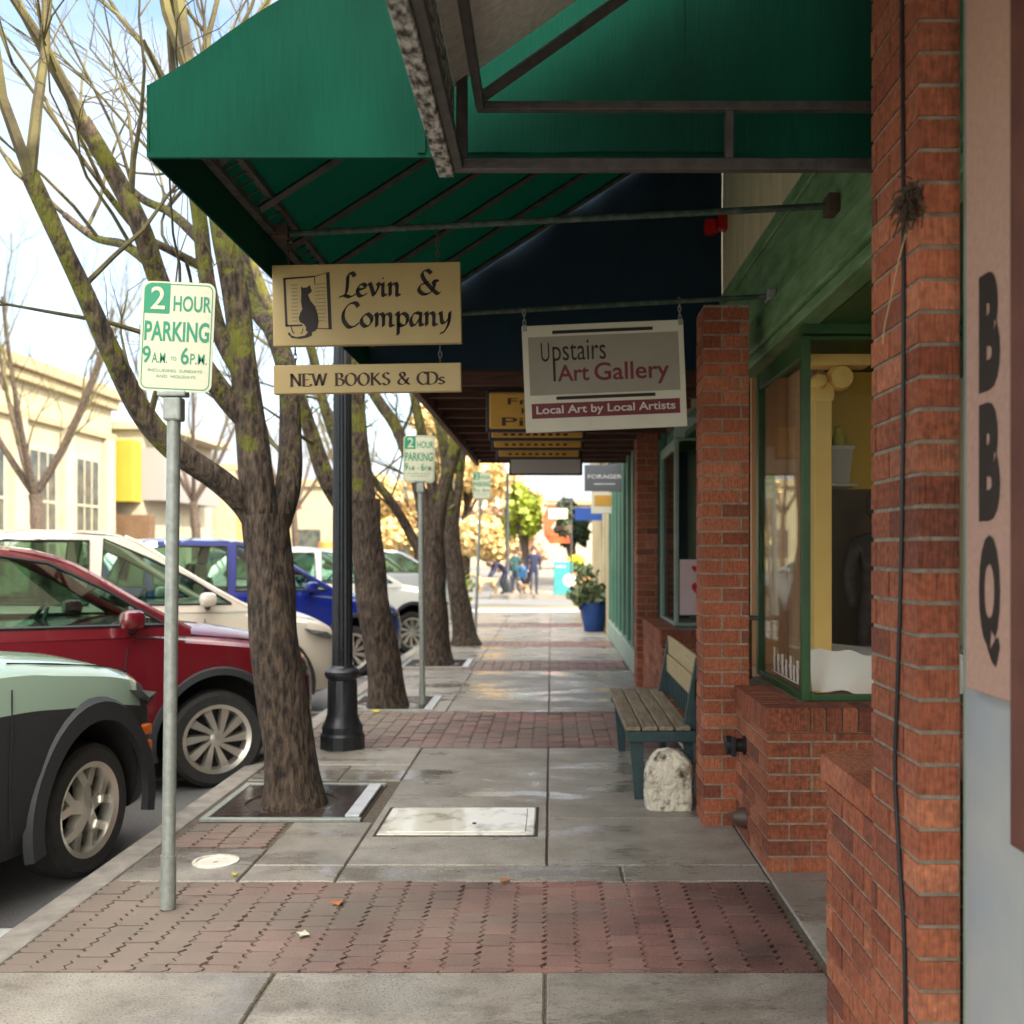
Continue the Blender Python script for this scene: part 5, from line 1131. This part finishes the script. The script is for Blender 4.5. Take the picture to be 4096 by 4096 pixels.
        for p0, p1, wa, wb in segs:
            e = (p1 - p0).normalized(); e = Vector((-e.z, 0, e.x))
            rim.add([p0 - e * wa + Vector((0, f * .95, 0)), p0 + e * wa + Vector((0, f * .95, 0)), p1 + e * wb + Vector((0, f * .8, 0)), p1 - e * wb + Vector((0, f * .8, 0)),
                     p0 - e * wa * 1.3 + Vector((0, f * .3, 0)), p0 + e * wa * 1.3 + Vector((0, f * .3, 0)), p1 + e * wb * 1.2 + Vector((0, f * .3, 0)), p1 - e * wb * 1.2 + Vector((0, f * .3, 0))],
                    [(0, 1, 2, 3), (0, 1, 5, 4), (1, 2, 6, 5), (2, 3, 7, 6), (3, 0, 4, 7)])
        r_ = rim.build('rim', [rim_m, 'alloy_dark'], tyre, True, True, 30)
    shift = ('cabin', 'windshield', 'rear_window', 'windshield_pillar', 'side_window', 'window_trim', 'seat', 'dashboard', 'steering_wheel', 'mirror', 'mirror_arm')
    allp = [(o, o.name.split('.')[0]) for c_ in root.children for o in [c_] + list(c_.children)]; done = set()
    for o, nm_ in allp:
        if o.data in done: continue
        done.add(o.data)
        for v in o.data.vertices:
            co = v.co
            if nm_ in shift: co.x += cabx * min(1, max(0, (co.x + 2.7) / 1.5))
            if co.z > .6: co.z += (co.z - .6) * lift
            if nm_ in ('body', 'headlight', 'door_gap') and co.x > -1.0: co.z += nose * max(0, co.z - .5) * min(1, (co.x + 1.0) / .8)
        if nm_ == 'body' and slope is not None:
            for p in o.data.polygons:
                if p.material_index < 2: p.material_index = 1 if p.center.z < slope[0] - slope[1] * p.center.x else 0
    for x in (0, -2.52):
        for sgn in (-1, 1): wheel(x, sgn)
def car(label, x, y, a, paint, **k):
    t = thing('parked_car', label, 'car', (x, y, -.13), (0, 0, R(a)), group='cars parked along the curb'); car_parts(t, paint, **k); return t
sc = car('sage green car with dark grey cladding nearest the sign pole', -2.3, 5.14, 80, 'car_sage', arch_w=.1, clad_h=.46, spokes=5, seed=.3, rim_m='alloy', nose=.04, slope=(.9, .1), cabx=-.3)
mk = MB()
for z in (.62, .53): mk.bev(.42, .55, .004, .09, z, z + .06, .01)
mk.build('side_marker', 'amber', sc, True, True)
car('dark red car parked behind the nearest tree', -2.29, 7.05, 36, 'car_red', seed=.5)
car('beige car parked beyond the dark red one', -2.72, 9.84, 33, 'car_beige', tall=1.07, seed=.1)
car('bright blue car between the beige and the white cars', -2.55, 13.2, 33, 'car_blue', tall=1.05, seed=.2)
car('white car with its front wheel beside the second parking sign', -2.2, 16.3, 33, 'car_white', seed=.8)
c6 = car('silver car parked past the fourth street tree', -2.5, 24.0, 33, 'car_silver')
oc = thing('traffic_barrel', 'orange traffic barrel in the street left of the lamp post', 'barrel', (-6.6, 30, -.13))
MB().lathe((-6.6, 30, -.13), [(.36, 0), (.36, .08), (.3, .1), (.3, .5), (.27, .52), (.27, 1.0), (.24, 1.02), (.2, 1.9), (0, 1.92)], 16).build('drum', 'orange_plastic', oc, True)
MB().lathe((-6.6, 30, .6), [(.285, 0), (.285, .18)], 16).build('band', 'paint_white', oc)

# ------------------------------------------------------------------ across the street
cl = thing('classical_building', 'cream classical building with heavy cornice across the street', 'building', (-22, 40, 0))
MB().box(-30, -20, 26, 46.6, -.1, 8.3).build('wall', 'stucco', cl)
cz = MB(); cz.bev(-30, -19.5, 25.5, 47.0, 8.31, 8.8, .06); cz.bev(-30, -19.7, 25.7, 46.8, 7.9, 8.3, .05); cz.bev(-30, -19.8, 25.8, 46.75, 6.5, 6.8, .04); cz.build('cornice', 'stucco_trim', cl)
for q in range(5):
    y0 = 27.5 + q * 3.9; wf = MB(); wf.bev(-20, -19.93, y0 - .15, y0 + 2.15, .4, 5.6, .02); [wf.bev(-19.94, -19.9, y0 + q_, y0 + q_ + .08, .55, 5.45, .01) for q_ in (.6, 1.3)]; [wf.bev(-19.94, -19.895, y0, y0 + 2, q_, q_ + .1, .01) for q_ in (1.8, 3.4)]; wfo = wf.build('window', 'stucco_white', cl); MB().box(-19.93, -19.92, y0, y0 + 2.0, .6, 5.4).build('pane', 'win_dark', wfo)
pl = MB()
for q in range(6): pl.bev(-20, -19.75, 26.2 + q * 3.9, 27.0 + q * 3.9, 0, 6.49, .03)
pl.build('pilaster', 'stucco_white', cl)
ye = thing('yellow_building', 'shop building with a bright yellow upper bay across the street', 'building', (-20, 52, 0))
MB().box(-28, -19.2, 48.2, 58, -.1, 7.2).build('wall', 'stucco_white', ye)
a = P(417, 1765, 48); b = P(560, 2010, 48); MB().bev(a.x, b.x, 47.2, 48.19, b.z, a.z, .03).build('bay', 'panel_yellow', ye)
a2 = P(562, 1790, 48); b2 = P(640, 2000, 48); MB().box(b.x + .01, -18.2, 48.19, 56, b2.z, a2.z).build('side_panel', 'panel_grey', ye); MB().bev(a.x + .2, -18.6, 47.6, 48.18, 1.6, 3.2, .03).build('shopfront', 'brown_dark', ye)
MB().bev(-28.1, -18.1, 47.9, 58, 7.21, 7.6, .03).build('parapet', 'stucco_white', ye)
lo = thing('low_shop', 'pale low shop with an orange front across the street', 'building', (-17, 66, 0))
MB().box(-26, -18.5, 60, 72, -.1, 6.2).build('wall', 'stucco_white', lo); MB().bev(-18.49, -18.2, 60.2, 71.5, 1.0, 5.0, .02).build('front', 'shop_orange', lo); MB().bev(-26, -18.0, 60, 72, 6.21, 6.6, .03).build('parapet', 'stucco_trim', lo)
MB().bev(-18.19, -17.4, 60.2, 71.5, 4.4, 4.9, .03).build('canopy', 'roof_red', lo)
en = thing('end_building', 'tan building closing the street behind the trees', 'building', (-6, 95, 0))
MB().box(-22, -9, 80, 95, -.1, 6.5).build('wall', 'stucco', en); MB().box(-8.95, -7.4, 80.2, 81, .8, 3).build('window', 'win_dark', en) if False else [MB().box(q_, q_ + 2, 79.98, 79.995, 1, 3.2).build('window', 'win_dark', en) for q_ in (-20, -16, -12)]
MB().bev(-22.3, -8.7, 79.7, 95, 6.51, 7.1, .05).build('cornice', 'stucco_trim', en)
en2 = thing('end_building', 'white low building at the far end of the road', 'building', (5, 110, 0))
MB().box(-8.5, 20, 100, 115, -.1, 6).build('wall', 'stucco_white', en2); MB().bev(-8.6, 20, 99.8, 115, 6.01, 6.5, .05).build('cornice', 'stucco_trim', en2)

# ------------------------------------------------------------------ people and dogs at the far corner
def person(label, px, py, Yp, top, legs, h=1.75, turn=0, pose='stand', hairc='hair'):
    c = P(px, py, Yp); t = thing('person', label, 'person', (c.x, Yp, 0), (0, 0, R(turn)), group='people at the far corner'); s = h / 1.75
    if pose == 'stand':
        J = {'p': ((0, 0, .92), (.14, .11)), 'w': ((0, 0, 1.1), (.125, .1)), 'c': ((0, 0, 1.32), (.165, .12)), 'n': ((0, -.01, 1.47), .055), 'hd': ((0, -.02, 1.58), .085), 'ht': ((0, -.02, 1.68), .075),
             'ls': ((.17, 0, 1.39), .06), 'le': ((.23, .02, 1.12), .048), 'lw': ((.22, -.06, .88), .036), 'lh': ((.215, -.09, .8), .035), 'rs': ((-.17, 0, 1.39), .06), 're': ((-.23, .02, 1.12), .048), 'rw': ((-.22, -.06, .88), .036), 'rh': ((-.215, -.09, .8), .035),
             'lt': ((.09, 0, .84), .095), 'lk': ((.1, -.03, .48), .065), 'la': ((.1, .03, .09), .045), 'lf': ((.11, -.13, .04), .04), 'rt': ((-.09, 0, .84), .095), 'rk': ((-.1, .02, .48), .065), 'ra': ((-.1, .06, .09), .045), 'rf': ((-.11, -.1, .04), .04)}
    else:
        J = {'p': ((0, .25, .82), (.15, .12)), 'w': ((0, .1, .98), (.13, .11)), 'c': ((0, -.15, 1.1), (.17, .13)), 'n': ((0, -.32, 1.12), .055), 'hd': ((0, -.42, 1.08), .085), 'ht': ((0, -.5, 1.1), .075),
             'ls': ((.17, -.18, 1.12), .06), 'le': ((.2, -.24, .85), .048), 'lw': ((.14, -.38, .64), .036), 'lh': ((.13, -.44, .57), .035), 'rs': ((-.17, -.18, 1.12), .06), 're': ((-.2, -.24, .85), .048), 'rw': ((-.14, -.38, .64), .036), 'rh': ((-.13, -.44, .57), .035),
             'lt': ((.1, .22, .74), .1), 'lk': ((.12, .02, .45), .068), 'la': ((.11, .16, .09), .045), 'lf': ((.12, 0, .04), .04), 'rt': ((-.1, .22, .74), .1), 'rk': ((-.12, .06, .44), .068), 'ra': ((-.11, .2, .09), .045), 'rf': ((-.12, .04, .04), .04)}
    J = {k: (Vector(v[0]) * s, tuple(x * s for x in v[1]) if isinstance(v[1], tuple) else v[1] * s) for k, v in J.items()}
    E = [('p', 'w'), ('w', 'c'), ('c', 'n'), ('n', 'hd'), ('hd', 'ht'), ('c', 'ls'), ('ls', 'le'), ('le', 'lw'), ('lw', 'lh'), ('c', 'rs'), ('rs', 're'), ('re', 'rw'), ('rw', 'rh'), ('p', 'lt'), ('lt', 'lk'), ('lk', 'la'), ('la', 'lf'), ('p', 'rt'), ('rt', 'rk'), ('rk', 'ra'), ('ra', 'rf')]
    b = skin('body', J, E, top, t, 2); me = b.data
    for m in (legs, 'skin', 'black'): me.materials.append(M[m])
    hz = J['n'][0]; pv = J['p'][0]
    for p in me.polygons:
        c_ = p.center
        if (c_ - J['hd'][0]).length < .15 * s: p.material_index = 2
        elif min((c_ - J['lh'][0]).length, (c_ - J['rh'][0]).length) < .06 * s: p.material_index = 2
        elif c_.z < .075 * s: p.material_index = 3
        elif c_.z < pv.z - .06 * s and min((c_ - J['lw'][0]).length, (c_ - J['rw'][0]).length, (c_ - J['le'][0]).length, (c_ - J['re'][0]).length) > .2 * s: p.material_index = 1
    hd_ = J['hd'][0]; up_ = (J['ht'][0] - hd_).normalized()
    hm = MB().lathe((0, 0, 0), [(.095, -.05), (.108, .02), (.1, .08), (.06, .125), (0, .135)], 14); q = Vector((0, 0, 1)).rotation_difference(up_)
    hm.v = [q @ (v * s) + hd_ + Vector((0, .03 * s, .02 * s)) for v in hm.v]; hm.build('hair', hairc, t, True, True)
    return t
person('person in a dark blue coat standing by the teal board', 2135, 2381, 35.4, 'navy_cloth', 'denim', 1.72, 10)
person('person in navy bending over a tan dog', 2000, 2385, 35.6, 'navy_cloth', 'denim', 1.7, -70, 'bend')
person('child in a bright blue top beside the standing person', 2088, 2375, 35.9, 'blue_cloth', 'navy_cloth', 1.2, 30)
person('person in teal standing behind the child', 2062, 2368, 38.5, 'teal_cloth', 'denim', 1.6, 160)
def dog(label, px, Yp, m, s, turn):
    c = P(px, 2380, Yp); t = thing('dog', label, 'dog', (c.x, Yp, 0), (0, 0, R(turn)), group='dogs at the far corner')
    J = {'ch': ((.2, 0, .46), (.12, .15)), 'be': ((-.05, 0, .48), (.1, .11)), 'hp': ((-.28, 0, .48), (.1, .12)), 'nk': ((.34, 0, .6), .085), 'hd': ((.45, 0, .72), .085), 'mz': ((.6, 0, .68), .045), 'tl': ((-.42, 0, .56), .03), 't2': ((-.52, 0, .7), .02),
         'fl': ((.22, .08, .3), .05), 'f2': ((.21, .08, .15), .032), 'f3': ((.24, .08, .03), .032), 'fr': ((.22, -.08, .3), .05), 'g2': ((.21, -.08, .15), .032), 'g3': ((.24, -.08, .03), .032),
         'hl': ((-.24, .09, .32), .075), 'h2': ((-.36, .09, .18), .034), 'h3': ((-.33, .09, .03), .032), 'hr': ((-.24, -.09, .32), .075), 'k2': ((-.36, -.09, .18), .034), 'k3': ((-.33, -.09, .03), .032)}
    J = {k: (Vector(v[0]) * s, tuple(x * s for x in v[1]) if isinstance(v[1], tuple) else v[1] * s) for k, v in J.items()}
    skin('body', J, [('ch', 'be'), ('be', 'hp'), ('ch', 'nk'), ('nk', 'hd'), ('hd', 'mz'), ('hp', 'tl'), ('tl', 't2'), ('ch', 'fl'), ('fl', 'f2'), ('f2', 'f3'), ('ch', 'fr'), ('fr', 'g2'), ('g2', 'g3'), ('hp', 'hl'), ('hl', 'h2'), ('h2', 'h3'), ('hp', 'hr'), ('hr', 'k2'), ('k2', 'k3')], m, t)
    e = MB()
    for sy in (-1, 1): e.prism([(-.03, 0), (.03, 0), (.0, -.11)], lambda a, b: Vector((.43 + a, sy * .075, .79 + b)) * s, lambda a, b: Vector((.43 + a, sy * .095, .78 + b)) * s)
    e.build('ears', m, t, False, True)
dog('tan dog standing beside the bending person', 1945, 35.3, 'fur_tan', 1.0, 200)
dog('small brown and white dog at the feet of the child', 2098, 35.2, 'fur_brown', .62, 130)
# teal board, banners, flowers at the corner
sb = thing('sandwich_board', 'turquoise sidewalk board with a white disc by the people', 'board', (.55, 34.6, 0))
c0 = P(2215, 2372, 35.3); c1 = P(2292, 2248, 35.3)
MB().bev(c0.x, c1.x, 35.28, 35.34, .0, c1.z, .02).bev(c0.x, c1.x, 35.6, 35.66, .0, c1.z, .02).build('panel', 'teal_bright', sb); MB().box(c0.x, c1.x, 35.34, 35.6, c1.z - .06, c1.z - .02).build('hinge', 'teal', sb)
MB().lathe((c1.x - .12, 35.279, .5), [(.22, 0), (.22, -.01), (0, -.012)], 20, 'y').build('disc', 'paint_white', sb); MB().box(c0.x + .08, c0.x + .4, 35.268, 35.276, .95, 1.0).build('lettering', 'paint_white', sb)
fg = MB(); a = P(2170, 2010, 34)
pts = [P(2195, 2020, 34), P(2235, 2030, 34), P(2225, 2080, 34), P(2205, 2110, 34), P(2220, 2135, 34), P(2275, 2140, 34), P(2280, 2172, 34), P(2200, 2175, 34), P(2175, 2140, 34), P(2172, 2070, 34)]
fg.prism([(p.x, p.z) for p in pts], lambda x, z: Vector((x, 34 + .06 * math.sin(x * 9), z)), lambda x, z: Vector((x, 34.02 + .06 * math.sin(x * 9), z)))
fgt = thing('banner', 'red orange cloth banner hanging from a pole near the far corner', 'banner', (1.0, 34, 0)); fg.build('cloth', 'flag_red', fgt)
MB().tube([(P(2285, 0, 34).x, 34.05, 0), (P(2285, 0, 34).x, 34.05, 3.2)], .03, 8).tube([(P(2285, 0, 34).x, 34.05, 3.15), (P(2190, 0, 34).x, 34.05, 3.15)], .02, 8).build('pole', 'steel_dark', fgt, True)
hb = thing('hanging_basket', 'dark green hanging basket of foliage next to the red banner', 'basket', (1.0, 33, 2.3))
c = P(2255, 2090, 33.2); leaves(MB(), c, (.25, .25, .52), 420, .05, seed=77).build('foliage', 'leaf_dark', hb); MB().lathe((c.x, c.y, c.z - .35), [(.05, 0), (.2, .1), (.24, .25)], 14).build('basket', 'brown_dark', hb); MB().tube([c, c + Vector((0, 0, 1.0))], .012, 5).build('chain', 'black', hb)
fb_ = thing('flower_planter', 'planter of yellow and pink flowers at the far corner', 'planter', (.8, 38, 0))
MB().bev(.35, 1.5, 38, 38.5, 0, .75, .03).build('box', 'shop_orange', fb_); leaves(MB(), (.9, 38.2, 1.15), (.35, .3, .2), 120, .06, seed=78).build('blooms', 'leaf_yellow', fb_); leaves(MB(), (.95, 38.1, .9), (.5, .3, .25), 160, .06, seed=79).build('foliage', 'leaf_green', fb_)
print('objects', len(bpy.data.objects))
